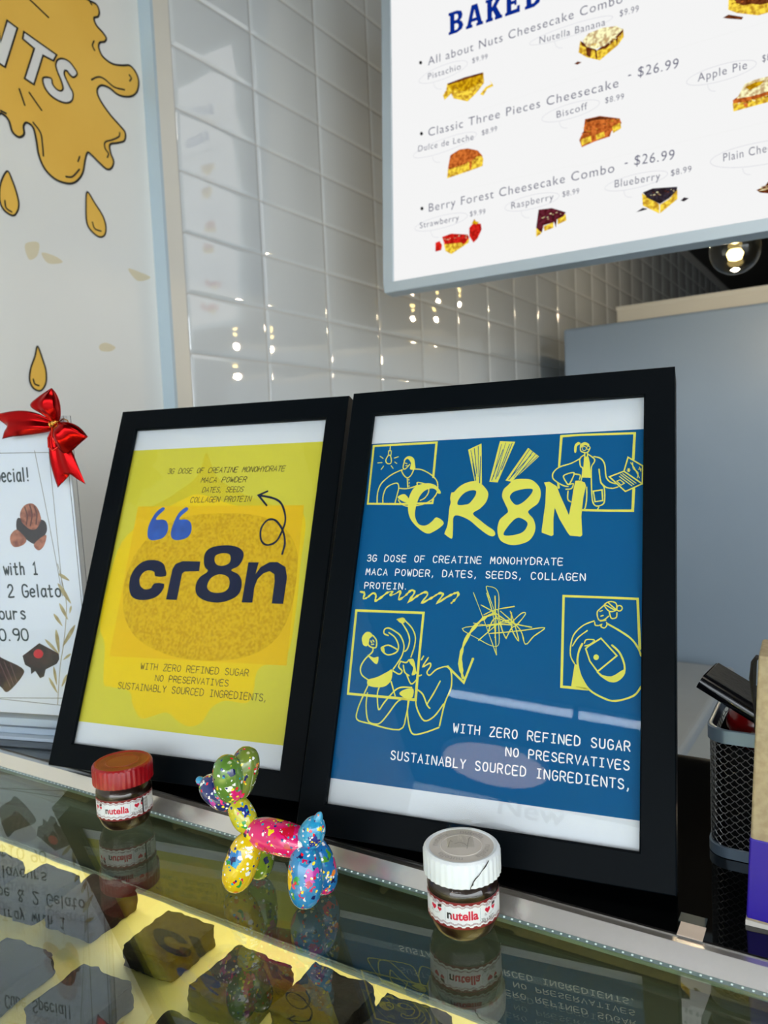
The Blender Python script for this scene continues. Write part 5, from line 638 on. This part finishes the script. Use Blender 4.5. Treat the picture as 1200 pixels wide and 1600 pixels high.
for o_,cut in zip([x for x in bow.children],(((-31,330),(-16.1,317.0),(-24,301)),((30,250),(48.5,264),(70,250)))):
    # swallow-tail cut: pull the last rows in to a notch
    me=o_.data; n=28; rows=14
    for i in range(n-6,n+1):
        for j in range(rows+1):
            v=me.vertices[i*(rows+1)+j]; u=j/rows; w=(i-(n-6))/6; notch=(1-abs(2*u-1))*w*.0115
            if cut[1][0]<0: v.co.x+=notch
            else: v.co.z+=notch
def loop(c0,c1,amp,nm):
    ribbon_sheet(c0,c1,14,amp,6,9,1.2,nm); ribbon_sheet(c0,c1,14,-2.5,4,8.5,-.6,nm)
loop([(38,317),(30,325),(20.5,333),(29,340),(41,347.5)],[(42,317),(44.5,322),(45.8,333),(44.6,342),(41.5,347.8)],10,'ribbon_loop')
loop([(41,316.5),(50.9,316),(60.2,313),(68,308),(75,301.3)],[(40,313),(43,303),(45.5,294),(48,288.5),(50.4,285.2)],13,'ribbon_loop')
mb=MB(); mb.tube([(38,-.012,311)] and [(.0385,-.0125,.3105),(.0345,-.0150,.3020),(.0352,-.0165,.2940),(.0400,-.0170,.2905),(.0450,-.0160,.2930),(.0440,-.0150,.2975)],.0011); mb.tube([(.0390,-.014,.3120),(.0420,-.0185,.3030),(.0450,-.0185,.2965)],.0011)
mb.tube([(.0385,-.0135,.3180),(.0345,-.0165,.3300),(.0310,-.0165,.3335),(.0285,-.0160,.3310),(.0300,-.0160,.3280),(.0340,-.0150,.3270)],.0011); mb.build('ribbon_curl',mat('red_ribbon_curl',(226,40,34),.25,metal=.5),bow,smooth=True)
mb=MB(); mb.ellipsoid((.0393,-.0110,.3155),((.0042,0,.0014),(0,.0040,0),(-.001,0,.0030)),16,10); mb.tube([(.0365,-.0135,.3175),(.0375,-.0152,.3150),(.0380,-.0148,.3120)],.0011); mb.tube([(.0405,-.0135,.3190),(.0412,-.0152,.3165),(.0440,-.0140,.3150)],.0011); mb.build('gold_knot',M_goldk,bow,smooth=True)
mb=MB(); mb.tube([(.0425,-.009,.3165),(.0475,-.008,.3195),(.0510,-.0065,.3175),(.0505,-.0055,.3130)],.0006); mb.build('tie_wire',M_goldk,bow)

# ================================================================== THINGS ON THE GLASS
M_choc=mat('hazelnut_spread_brown',(36,21,15),.4); M_jglass=glass_mat('jar_glass',.07,(235,225,215)); M_lab=mat('jar_label_white',(228,232,236),.4); M_lred=mat('jar_label_red',(122,22,30),.4); M_bred=mat('jar_letter_red',(206,16,58),.4); M_bblk=mat('jar_letter_black',(22,20,24),.4); M_lgrey=mat('jar_label_grey',(110,116,122),.5)
def jar(loc,label,lid_m,lid_top,facing,cracked=False,k=1.0,seal=False,barcode=False,tilt=None):
    t=empty('hazelnut_spread_jar',loc,label,'jar',(tilt or Matrix.Identity(3))@rz(facing),group='small spread jars on the glass')
    r=.0212*k; hb=.0368*k
    body=[(.0002,.0004),(.0150*k,.0004),(.0172*k,.0016),(.0190*k,.0050),(.0204*k,.0090),(r*.985,.0110),(r*.985,.0262),(r,.0282),(r*.985,.0305),(r*.93,.0325),(r*.86,.0345),(r*.84,hb+.002),(.0002,hb+.002)]
    mb=MB(); mb.lathe([(a*.97,max(z,.0012)) for a,z in body],64); mb.build('spread_filling',M_choc,t,smooth=True)
    mb=MB(); mb.lathe(body,64); gl=mb.build('glass_body',M_jglass,t,smooth=True)
    # label wrapped round the body
    rl=r*.985+.00025
    def cyl(lift,slant=0.): return lambda p:((rl+lift)*sin(p[0]/1000/rl),-(rl+lift)*cos(p[0]/1000/rl),p[1]/1000)
    def strip(mb,a0,a1,f0,f1,lift,mi=0,n=60):
        c=cyl(lift); vs=[];fs=[]
        for i in range(n+1):
            a=a0+(a1-a0)*i/n; vs+= [c((a,f0(a))),c((a,f1(a)))]
        for i in range(n): fs.append((2*i,2*i+2,2*i+3,2*i+1))
        mb.add(vs,fs,mi)
    wav=lambda b,am,ph=0:(lambda a:b+am*sin(a*2*pi/4.6+ph)+.25*am*sin(a*2*pi/1.5))
    mb=MB(); strip(mb,-34,34,lambda a:10.9,lambda a:26.4,0); lab=mb.build('paper_label',M_lab,t,smooth=True,merge=False)
    mb=MB(); strip(mb,-34,34,lambda a:10.9,wav(12.3,.45),.00006,n=220); strip(mb,-34,34,wav(24.9,.45),lambda a:26.4,.00006,n=220); mb.build('red_wavy_border',M_lred,lab,smooth=True,merge=False)
    mb=MB()
    for base,ph in ((13.5,.4),(23.7,.4)):
        for q in range(2):
            f=wav(base+(q*.55),.42,ph); ribbon(mb,[(a,f(a)) for a in [-34+.4*i for i in range(171)]],.22,cyl(.00008))
    mb.build('fine_wave_lines',M_lred,lab,merge=False)
    fx=-10.6
    mb=MB()
    # panel edges round the name
    for xx in (fx-1.2,fx+19.4): ribbon(mb,[(xx,15.0),(xx,22.6)],.16,cyl(.00008))
    ribbon(mb,[(fx-1.4,15.1),(fx+19.2,15.1)],.35,cyl(.00008)); mb.build('name_panel_edges',mat('jar_label_teal',(120,156,170),.5),lab,merge=False)
    vs,fs=font_shapes('nutella',.03); xa=min(v[0] for v in vs); xb=max(v[0] for v in vs); sc=18.2/(xb-xa)
    first=[ (xb-xa)*.138+xa ]
    mbr=MB(); mbb=MB(); c=cyl(.00012)
    comp=lambda v:c((fx+(v[0]-xa)*sc,16.6+v[1]*sc*1.05))
    for fce in fs:
        cx=sum(vs[i][0] for i in fce)/len(fce); (mbb if cx<first[0] else mbr).add([comp(vs[i]) for i in fce],[tuple(range(len(fce)))])
    mbr.build('brand_lettering',M_bred,lab,merge=False); mbb.build('brand_initial',M_bblk,lab,merge=False)
    def heart(x,z,s,m=0):
        pts=[(x+s*.0625*16*sin(a)**3,z+s*.0625*(13*cos(a)-5*cos(2*a)-2*cos(3*a)-cos(4*a))) for a in [q*2*pi/18 for q in range(18)]]; fill(mb,pts,[],cyl(.0001),m)
    for x0 in (11.4,-22.6):
        mb=MB(); heart(x0+2.4,20.2,2.0,0); heart(x0+7.0,20.2,1.5,0)
        fill(mb,[(x0+5.6,21.2),(x0+8.4,21.8),(x0+8.6,23.4),(x0+5.9,23.0)],[],cyl(.00012),1)
        for q in range(3): ribbon(mb,[(x0+.2,18.4-q*.55),(x0+7.2-q,18.4-q*.55)],.2,cyl(.00014),mi=2)
        ribbon(mb,[(x0+1.2,23.2),(x0+4.6,23.4)],.3,cyl(.00014),mi=2); ribbon(mb,[(x0+1.2,22.6),(x0+4.2,22.8)],.25,cyl(.00014),mi=2)
        mb.build('heart_and_chocolate_mark',[M_bred,mat('jar_choc_mark',(58,34,30),.4),M_lgrey],lab,merge=False)
    mb=MB(); font_text(mb,'30g e NET',9.4,14.1,18.6,14.1,2.1,cyl(.00012)); mb.build('weight_lettering',M_bblk,lab,merge=False)
    if barcode:
        mb=MB(); strip(mb,19.6,24.4,lambda a:13.0,lambda a:24.5,.0001,0,10)
        for q in range(12): strip(mb,20.1,23.9,lambda a,q=q:13.5+q*.88,lambda a,q=q:13.5+q*.88+(.28,.5,.38)[q%3],.00016,1,8)
        mb.build('barcode_panel',[M_lab,M_bblk],lab,merge=False)
        mb=MB(); strip(mb,18.3,19.6,lambda a:12.4,lambda a:25.0,.0001); mb.build('black_label_edge',M_bblk,lab,merge=False)
    # ribbed screw lid
    R_=.0226*k; z0=.0355*k; z1=.0500*k; n=144; vs=[];fs=[]
    rows=[(0,z0),(0,z0+.0005),(0,z1-.0022),(1,z1-.0010),(2,z1)]
    for kk,z in rows:
        for i in range(n):
            a=2*pi*i/n; rib=.00022*(1 if (i//2)%2 else -1) if kk==0 else 0
            rad=R_+rib if kk==0 else (R_-.0004 if kk==1 else R_-.0018); vs.append((rad*cos(a),rad*sin(a),z))
    for q in range(4):
        for i in range(n): j=(i+1)%n; fs.append((q*n+i,q*n+j,(q+1)*n+j,(q+1)*n+i))
    top=[(R_-.0030,z1-.0001),(R_-.0036,z1-.0006),(.0125*k,z1-.0006),(.0122*k,z1-.0003),(.0118*k,z1-.0006),(.0002,z1-.0006)]
    mb=MB(); mb.add(vs,fs,0); mb.lathe([(R_-.0018,z1)]+top[:2],n,0); mb.lathe(top[1:],72,1); mb.lathe([(R_-.0003,z0),(R_-.0020,z0),(R_-.0020,z1-.0015)],n,0)
    lid=mb.build('screw_lid',[lid_m,lid_top],t,smooth=True,auto=RAD(35))
    mb=MB()
    for q in range(4):
        vs2,fs2=font_shapes('nutella',0.01); xa2=min(v[0] for v in vs2); xb2=max(v[0] for v in vs2); rr_=.0140*k; s2=.0145/(xb2-xa2)
        mp=lambda v,q=q:((rr_+v[1]*s2)*sin(q*pi/2+.5+(v[0]-xa2)*s2/rr_-.5),(rr_+v[1]*s2)*-cos(q*pi/2+.5+(v[0]-xa2)*s2/rr_-.5)*-1,z1-.00045)
        mb.add([mp(v) for v in vs2],fs2)
    mb.build('embossed_lettering',mat('lid_emboss_'+lid_m.name,tuple(int(255*min(1,x**.4545*.88)) for x in lid_top.node_tree.nodes['Principled BSDF'].inputs['Base Color'].default_value[:3]),.4),lid,merge=False)
    if cracked:
        mb=MB(); Rk=R_+.00045
        cp=[(15.5,49.6),(13.0,47.0),(10.6,45.2),(8.6,43.0),(6.6,41.6),(5.0,39.6),(4.7,38.2),(3.6,37.0),(3.4,35.4)]
        ribbon(mb,cp,.62,lambda p:(Rk*sin(p[0]/1000/Rk),-Rk*cos(p[0]/1000/Rk),p[1]/1000*k),rough=.5)
        mb.build('crack',mat('crack_shadow_gap',(14,12,12),.8),lid,merge=False)
    if seal:
        mb=MB(); pts=[(-.008,-.004,z1+.0002),(-.0085,.012,z1+.0006),(-.008,.0205,z1+.0016),(-.0078,.0245,z1+.0026)]
        vs=[];
        for x_,y_,z_ in pts: vs+=[(x_,y_,z_),(x_+.0155,y_+.0005,z_)]
        mb.add(vs,[(0,1,3,2),(2,3,5,4),(4,5,7,6)]); o=mb.build('clear_tape_tab',glass_mat('clear_tape',.03,(254,254,252)),lid); s=o.modifiers.new('thickness','SOLIDIFY'); s.thickness=.00012
        mb=MB(); ribbon(mb,[(-8,-4),(-6.2,4),(-5,2)],.25,lambda p:(p[0]/1000,p[1]/1000,z1+.0005)); ribbon(mb,[(3,-6),(4.6,5),(6,8)],.25,lambda p:(p[0]/1000,p[1]/1000,z1+.0005)); ribbon(mb,[(-4,0),(-1,1.5),(1.8,0),(3.2,-3)],.25,lambda p:(p[0]/1000,p[1]/1000,z1+.0005)); mb.build('tape_creases',mat('tape_crease_grey',(120,116,108),.5),lid,merge=False)
def onglass(x,y): return (x*1.03538,y*1.03538,ZG)
M_lidr=mat('red_plastic_lid',(150,4,20),.3); M_lidrt=mat('red_lid_top',(150,44,20),.32,noise=(80,(146,32,18),.4,.6)); M_lidw=mat('white_plastic_lid',(232,238,242),.35); M_lidwt=mat('white_lid_top',(214,208,200),.45)
JAR_W=onglass(-.1990,.3640); JAR_R=onglass(-.4810,.3512)
face=lambda p,extra=0: math.atan2(-p[0],p[1])+RAD(extra)
jar(JAR_W,'hazelnut spread jar with cracked white lid in front of the blue poster',M_lidw,M_lidwt,face(JAR_W,2),True,.995,seal=True)
jar(JAR_R,'hazelnut spread jar with red lid in front of the yellow poster',M_lidr,M_lidrt,face(JAR_R,-14),False,1.0,barcode=True)

# ---- balloon dog
M_dog=bpy.data.materials.new('splattered_glossy_paint'); M_dog.use_nodes=True
nt=M_dog.node_tree; b=nt.nodes['Principled BSDF']; b.inputs['Roughness'].default_value=.1; b.inputs['Coat Weight'].default_value=.6; b.inputs['Coat Roughness'].default_value=.03
N=nt.nodes.new; L=nt.links.new
tc=N('ShaderNodeTexCoord'); vc=N('ShaderNodeVertexColor'); vc.layer_name='ground'
def vor(scale,warp,wscale):
    nz=N('ShaderNodeTexNoise'); nz.inputs['Scale'].default_value=wscale; nz.inputs['Detail'].default_value=3; L(tc.outputs['Object'],nz.inputs['Vector'])
    sc=N('ShaderNodeVectorMath'); sc.operation='SCALE'; sc.inputs[3].default_value=warp; L(nz.outputs['Color'],sc.inputs[0])
    ad=N('ShaderNodeVectorMath'); ad.operation='ADD'; L(tc.outputs['Object'],ad.inputs[0]); L(sc.outputs[0],ad.inputs[1])
    v=N('ShaderNodeTexVoronoi'); v.inputs['Scale'].default_value=scale; L(ad.outputs[0],v.inputs['Vector']); return v
def palette(src,cols):
    r=N('ShaderNodeValToRGB'); r.color_ramp.interpolation='CONSTANT'; el=r.color_ramp.elements
    while len(el)<len(cols): el.new(.5)
    for i,c in enumerate(cols): el[i].position=i/len(cols); el[i].color=s2l(c)+(1,)
    s=N('ShaderNodeSeparateColor'); L(src,s.inputs[0]); L(s.outputs[0],r.inputs[0]); return r,s
def mixc(fac,a,bb):
    m=N('ShaderNodeMix'); m.data_type='RGBA'; L(fac,m.inputs[0]); L(a,m.inputs[6]); L(bb,m.inputs[7]); return m.outputs[2]
def less(sock,t,op='LESS_THAN'):
    m=N('ShaderNodeMath'); m.operation=op; L(sock,m.inputs[0]); m.inputs[1].default_value=t; return m.outputs[0]
cur=vc.outputs['Color']
for scale,warp,ws,cols,thr,dth in ((120,.014,130,[(222,24,120),(240,196,16),(20,120,196),(80,150,40),(232,110,20),(200,20,50),(30,50,140),(200,60,170)],.22,.62),(230,.008,260,[(245,245,240),(240,214,20),(30,150,206),(200,20,80),(40,150,60),(24,30,90),(240,130,30),(245,245,240)],.24,.50),(480,.002,500,[(248,248,248),(20,40,120),(248,248,248),(220,20,40),(248,230,60),(40,160,190)],.26,.45)):
    v=vor(scale,warp,ws); r,s=palette(v.outputs['Color'],cols)
    mk=N('ShaderNodeMath'); mk.operation='MULTIPLY'; L(less(s.outputs[1],thr),mk.inputs[0]); L(less(v.outputs['Distance'],dth),mk.inputs[1])
    cur=mixc(mk.outputs[0],cur,r.outputs[0])
nz=N('ShaderNodeTexNoise'); nz.inputs['Scale'].default_value=210; nz.inputs['Detail'].default_value=8; nz.inputs['Roughness'].default_value=.7; L(tc.outputs['Object'],nz.inputs['Vector'])
wc=N('ShaderNodeRGB'); wc.outputs[0].default_value=(.9,.9,.88,1); cur=mixc(less(nz.outputs['Fac'],.655,'GREATER_THAN'),cur,wc.outputs[0]); L(cur,b.inputs['Base Color'])
# world positions of the segments: front pair of feet and rear pair of feet stand on the glass
ZO=Vector((0,0,ZG)); kk=1.03538
DF=Vector((-.3400*kk,.3335*kk,ZG)); DR=Vector((-.2905*kk,.3410*kk,ZG))   # midpoints of front feet and rear feet
ax=(DR-DF); LEN=ax.length; ang=math.atan2(ax.y,ax.x)
dog=empty('balloon_dog_figurine',DF,'glossy paint splattered balloon dog figurine standing between the two spread jars','figurine',rz(ang))
def seg(mb,p,q,r0,r1=None,nu=28,nv=20,bulge=1.0):
    # balloon segment from p to q: fat sausage that pinches at both ends
    p=Vector(p);q=Vector(q);d=q-p;l=d.length;t=d/l;u=t.cross(Vector((0,1,0)));
    if u.length<.1:u=t.cross(Vector((1,0,0)))
    u.normalize();w=t.cross(u); r1=r1 or r0; vs=[];fs=[]
    for i in range(nv+1):
        s=i/nv; prof=max(0,1-abs(2*s-1)**2.6)**.5; r=(r0+(r1-r0)*s)*prof
        for k in range(nu): a=2*pi*k/nu; vs.append(p+d*s+u*(r*cos(a))+w*(r*sin(a)))
    for i in range(nv):
        for k in range(nu): j=(k+1)%nu; fs.append((i*nu+k,i*nu+j,(i+1)*nu+j,(i+1)*nu+k))
    mb.add(vs,fs)
SEGS=[]   # (p, q, r0, r1, paint ground colour)
LB=LEN
hip_f=Vector((.008,0,.0405)); hip_r=Vector((LB+.001,0,.0385)); sh=Vector((.004,0,.046))
SEGS.append(((.010,-.003,.043),(-.004,-.0100,.000),.0105,.0115,(228,196,20)))      # near front leg
SEGS.append(((.010,.003,.043),(.004,.0105,.000),.0100,.0108,(120,150,40)))         # far front leg
SEGS.append(((LB-.002,-.003,.043),(LB+.000,-.0100,.000),.0108,.0115,(40,130,190)))
SEGS.append(((LB-.001,.003,.043),(LB+.004,.0105,.000),.0100,.0110,(24,110,180)))
SEGS.append(((.002,0,.0425),(LB+.002,0,.0395),.0108,.0108,(220,26,110)))           # body
SEGS.append(((.007,0,.041),(-.006,0,.0655),.0088,.0078,(196,190,30)))              # neck
SEGS.append(((-.006,-.001,.062),(-.0035,-.0085,.0990),.0098,.0108,(90,130,50)))    # near ear
SEGS.append(((-.004,.001,.062),(.0040,.0075,.1010),.0090,.0102,(110,130,50)))      # far ear
SEGS.append(((-.002,0,.062),(-.0315,0,.0725),.0120,.0092,(22,36,110)))             # muzzle
SEGS.append(((-.029,0,.0715),(-.0355,0,.0740),.0032,.0026,(60,160,210)))           # nose tip
SEGS.append(((LB-.003,0,.040),(LB+.007,0,.0610),.0098,.0066,(40,150,200)))         # tail
SEGS.append(((LB+.0045,0,.0555),(LB+.0085,0,.0655),.0044,.0018,(60,160,205)))
SEGS=[((p[0],p[1],p[2]*.905),(q[0],q[1],q[2]*.905),a,c,g) for p,q,a,c,g in SEGS]
mb=MB()
for s_ in SEGS: seg(mb,s_[0],s_[1],s_[2],s_[3])
body=mb.build('balloon_body',M_dog,dog,smooth=True)
me=body.data; 
for v in me.vertices: v.co.z=max(v.co.z,.0004)
ca=me.color_attributes.new('ground','FLOAT_COLOR','POINT')
for v in me.vertices:
    best=None
    for k_,s_ in enumerate(SEGS):
        p=Vector(s_[0]);q=Vector(s_[1]);d=q-p;t=max(0,min(1,(v.co-p).dot(d)/d.length_squared)); r_=(s_[2]+(s_[3]-s_[2])*t)*max(.05,1-abs(2*t-1)**2.6)**.5
        e=abs((v.co-p-d*t).length-r_)
        if best is None or e<best[0]: best=(e,s_[4])
    ca.data[v.index].color=s2l(best[1])+(1,)

# ================================================================== RIGHT END OF THE LEDGE
bk=empty('mesh_basket',(-.0455,.553,ZL),'black wire mesh desk basket on the ledge right of the blue poster','basket',rz(SY))
BX,BY,BH,BR=.051,.041,.0850,.013
def rrect(n,z,x=BX,y=BY,r=BR):
    # evenly spaced points round a rounded rectangle
    segs=[];c=[(x-r,y-r,0),(-x+r,y-r,pi/2),(-x+r,-y+r,pi),(x-r,-y+r,1.5*pi)]; pts=[]
    for cx,cy,a0 in c:
        for q in range(9): a=a0+q*pi/16; pts.append(Vector((cx+r*cos(a),cy+r*sin(a),z)))
    Ls=[0]
    for i in range(len(pts)): Ls.append(Ls[-1]+(pts[(i+1)%len(pts)]-pts[i]).length)
    out=[];i=0
    for k in range(n):
        d=Ls[-1]*k/n
        while Ls[i+1]<d: i+=1
        u=(d-Ls[i])/(Ls[i+1]-Ls[i]); out.append(pts[i].lerp(pts[(i+1)%len(pts)],u))
    return out
M_wire=mat('black_wire_mesh',(150,152,152),.3,metal=.9); M_rim=mat('grey_blue_painted_rim',(108,126,142),.35,metal=.4)
mb=MB(); nseg=416; rowh=.00235; nr=int((BH-.012)/rowh)
for j in range(nr+1):
    z=.006+j*rowh; pts=[]
    base=rrect(nseg,z)
    for i,p in enumerate(base):
        ph=(i+ (4 if j%2 else 0))%8
        pts.append(p+Vector((0,0,rowh*1.25*(1-sin(ph*pi/8)))))
    mb.tube(pts,.00028,4,closed=True)
mb.build('wire_mesh',M_wire,bk)
def band(z0,z1,o1,m,nm):
    mb=MB(); n=200;vs=[]
    for z,o_ in ((z0,o1),(z1,o1),(z1+.0006,o1-.0012),(z1,-o1),(z0,-o1)): vs+=rrect(n,z,BX+o_,BY+o_)
    fs=[]
    for q in range(5):
        for i in range(n): j=(i+1)%n; fs.append((q*n+i,q*n+j,((q+1)%5)*n+j,((q+1)%5)*n+i))
    mb.add(vs,fs); mb.build(nm,m,bk,smooth=True,auto=RAD(50))
band(BH-.0085,BH,.0014,M_rim,'top_rim'); band(.0004,.0070,.0012,M_rim,'bottom_rim')
mb=MB(); P_=rrect(80,.0012); mb.add(P_,[tuple(range(80))]); o=mb.build('base_plate',M_wire,bk); s=o.modifiers.new('thickness','SOLIDIFY'); s.thickness=.0008
mb=MB(); P1=rrect(80,.004,BX-.003,BY-.003,BR-.003); P2=rrect(80,BH-.012,BX-.003,BY-.003,BR-.003); mb.add(P1+P2,[(i,(i+1)%80,80+(i+1)%80,80+i) for i in range(80)]); mb.build('dark_interior_fill',mat('basket_interior_dark',(3,4,4),.6,spec=.1),bk)  # sheet added to stand for the dark inside of the basket
# things in the basket
rb=empty('red_ball',(-.0700,.5480,ZL+.0790),'glossy dark red ball inside the mesh basket','ball'); mb=MB(); mb.ellipsoid((0,0,0),((.0195,0,0),(0,.0195,0),(0,0,.0195)),32,20); mb.build('ball_shell',mat('glossy_dark_red',(120,8,10),.18),rb,smooth=True); mb=MB(); mb.lathe([(.0001,.0199),(.0085,.0180),(.0088,.0186),(.0001,.0206)],24); mb.build('ball_cap',mat('glossy_red_cap',(140,16,16),.25),rb,smooth=True)
AX=Vector((.8838,-.0465,-.4656)).normalized(); BXv=Vector((.0360,.9989,-.0313)).normalized(); CX=AX.cross(BXv)
dv=empty('flat_black_case',(-.0973,.5597,-.1537),'flat black rounded case lying tilted across the top of the mesh basket','case',Matrix((AX,BXv,CX)).transposed())
mb=MB(); W_,T_=.042,.0105; r_=T_/2
cs=[(-W_+r_+r_*cos(a),-r_+r_*sin(a)) for a in [pi/2+q*pi/12 for q in range(13)]]+[(-.002,-T_),(0,-T_+.002),(0,-.002),(-.002,0)]
m_=len(cs); vs=[(x_,y_,z_) for x_ in (0,.085) for y_,z_ in cs]
fs=[(i,(i+1)%m_,m_+(i+1)%m_,m_+i) for i in range(m_)]+[tuple(range(m_))[::-1],tuple(range(m_,2*m_))]
mb.add(vs,fs); mb.build('case_shell',mat('gloss_black_plastic',(9,10,14),.15,spec=.6),dv,smooth=True,auto=RAD(40))
mb=MB(); mb.box((.001,-W_+r_+.0005,.0001),(.084,-.001,.0008)); mb.build('leather_top',mat('embossed_dark_leather',(50,52,50),.55,noise=(140,(34,36,36),.4,.6),bump=(260,.6,.001)),dv,bevel=.0003)
mb=MB()
for q in range(7): ribbon(mb,[(34+q*5.4,-12+(q%2)*.8),(36.4+q*5.4,-10.8-(q%3)*.7)],1.3,lambda p:(p[0]/1000,p[1]/1000,.00085))
mb.build('embossed_mark',mat('embossed_shadow_mark',(86,86,72),.5),dv,merge=False)
# kraft pouch with a purple band
kp=empty('kraft_box',(-.0632,.4432,ZL),'kraft cardboard box with purple lower band at the right edge','box',rz(RAD(4))@ry(RAD(2.6)))
M_kraft=mat('kraft_cardboard',(172,156,122),.75,noise=(240,(156,138,106),.4,.65)); M_purple=mat('purple_printed_band',(40,12,150),.5)
KX=.0; 
mb=MB(); mb.box((0,0,.0),(.105,.040,.1535)); mb.build('box_body',M_kraft,kp,bevel=.0015)
mb=MB(); mb.box((-.0004,-.0004,.0035),(.1054,.0404,.0505)); mb.build('purple_band',M_purple,kp,bevel=.0012)
mb=MB(); mb.box((-.0006,-.0010,.0),(.1058,.0406,.0030)); mb.build('pale_base_edge',mat('pale_card_edge',(206,200,190),.7),kp)
mb=MB(); mb.tube([(-.0004,.001,.1525),(-.0026,.006,.1480),(-.0036,.014,.1360),(-.0028,.024,.1240),(-.0006,.030,.1100)],.0012,6)
vs=[(-.0005,.001,.1525),(-.0030,.007,.1480),(-.0040,.015,.1350),(-.0020,.028,.1120),(-.0004,.030,.1100),(-.0004,.001,.1100)]; mb.add(vs,[tuple(range(6))]); mb.build('side_flap',mat('dark_flap_lining',(24,20,18),.8),kp)
mb=MB()
for z_ in (.1430,.1310):
    mb.lathe([(0,0),(.0013,0),(.0013,.0008),(0,.0008)],14); 
    nn=len(mb.v)-14*4
    for q in range(nn,len(mb.v)): x_,y_,zz=mb.v[q]; mb.v[q]=(x_+.0095,-.0009+zz*.5,z_+y_)
mb.build('punched_holes',mat('punched_hole_dark',(40,34,26),.8),kp)
# reflection in the black ledge painted as flat plates, between poster and basket
st=empty('reflection_patch',(-.0885,.4210,ZL),'painted beige and teal reflection patch on the black ledge between blue poster and basket','strip',rz(SY))
mb=MB(); mb.box((-.0060,-.0065,.0001),(.0072,.0065,.0006)); mb.build('beige_reflection_band',mat('beige_reflection_tone',(224,208,192),.5,noise=(30,(208,192,176),.35,.7)),st)
mb=MB(); mb.box((-.0075,.0066,.0001),(.0066,.0155,.0006)); mb.build('teal_reflection_band',mat('teal_reflection_tone',(42,58,58),.4),st)
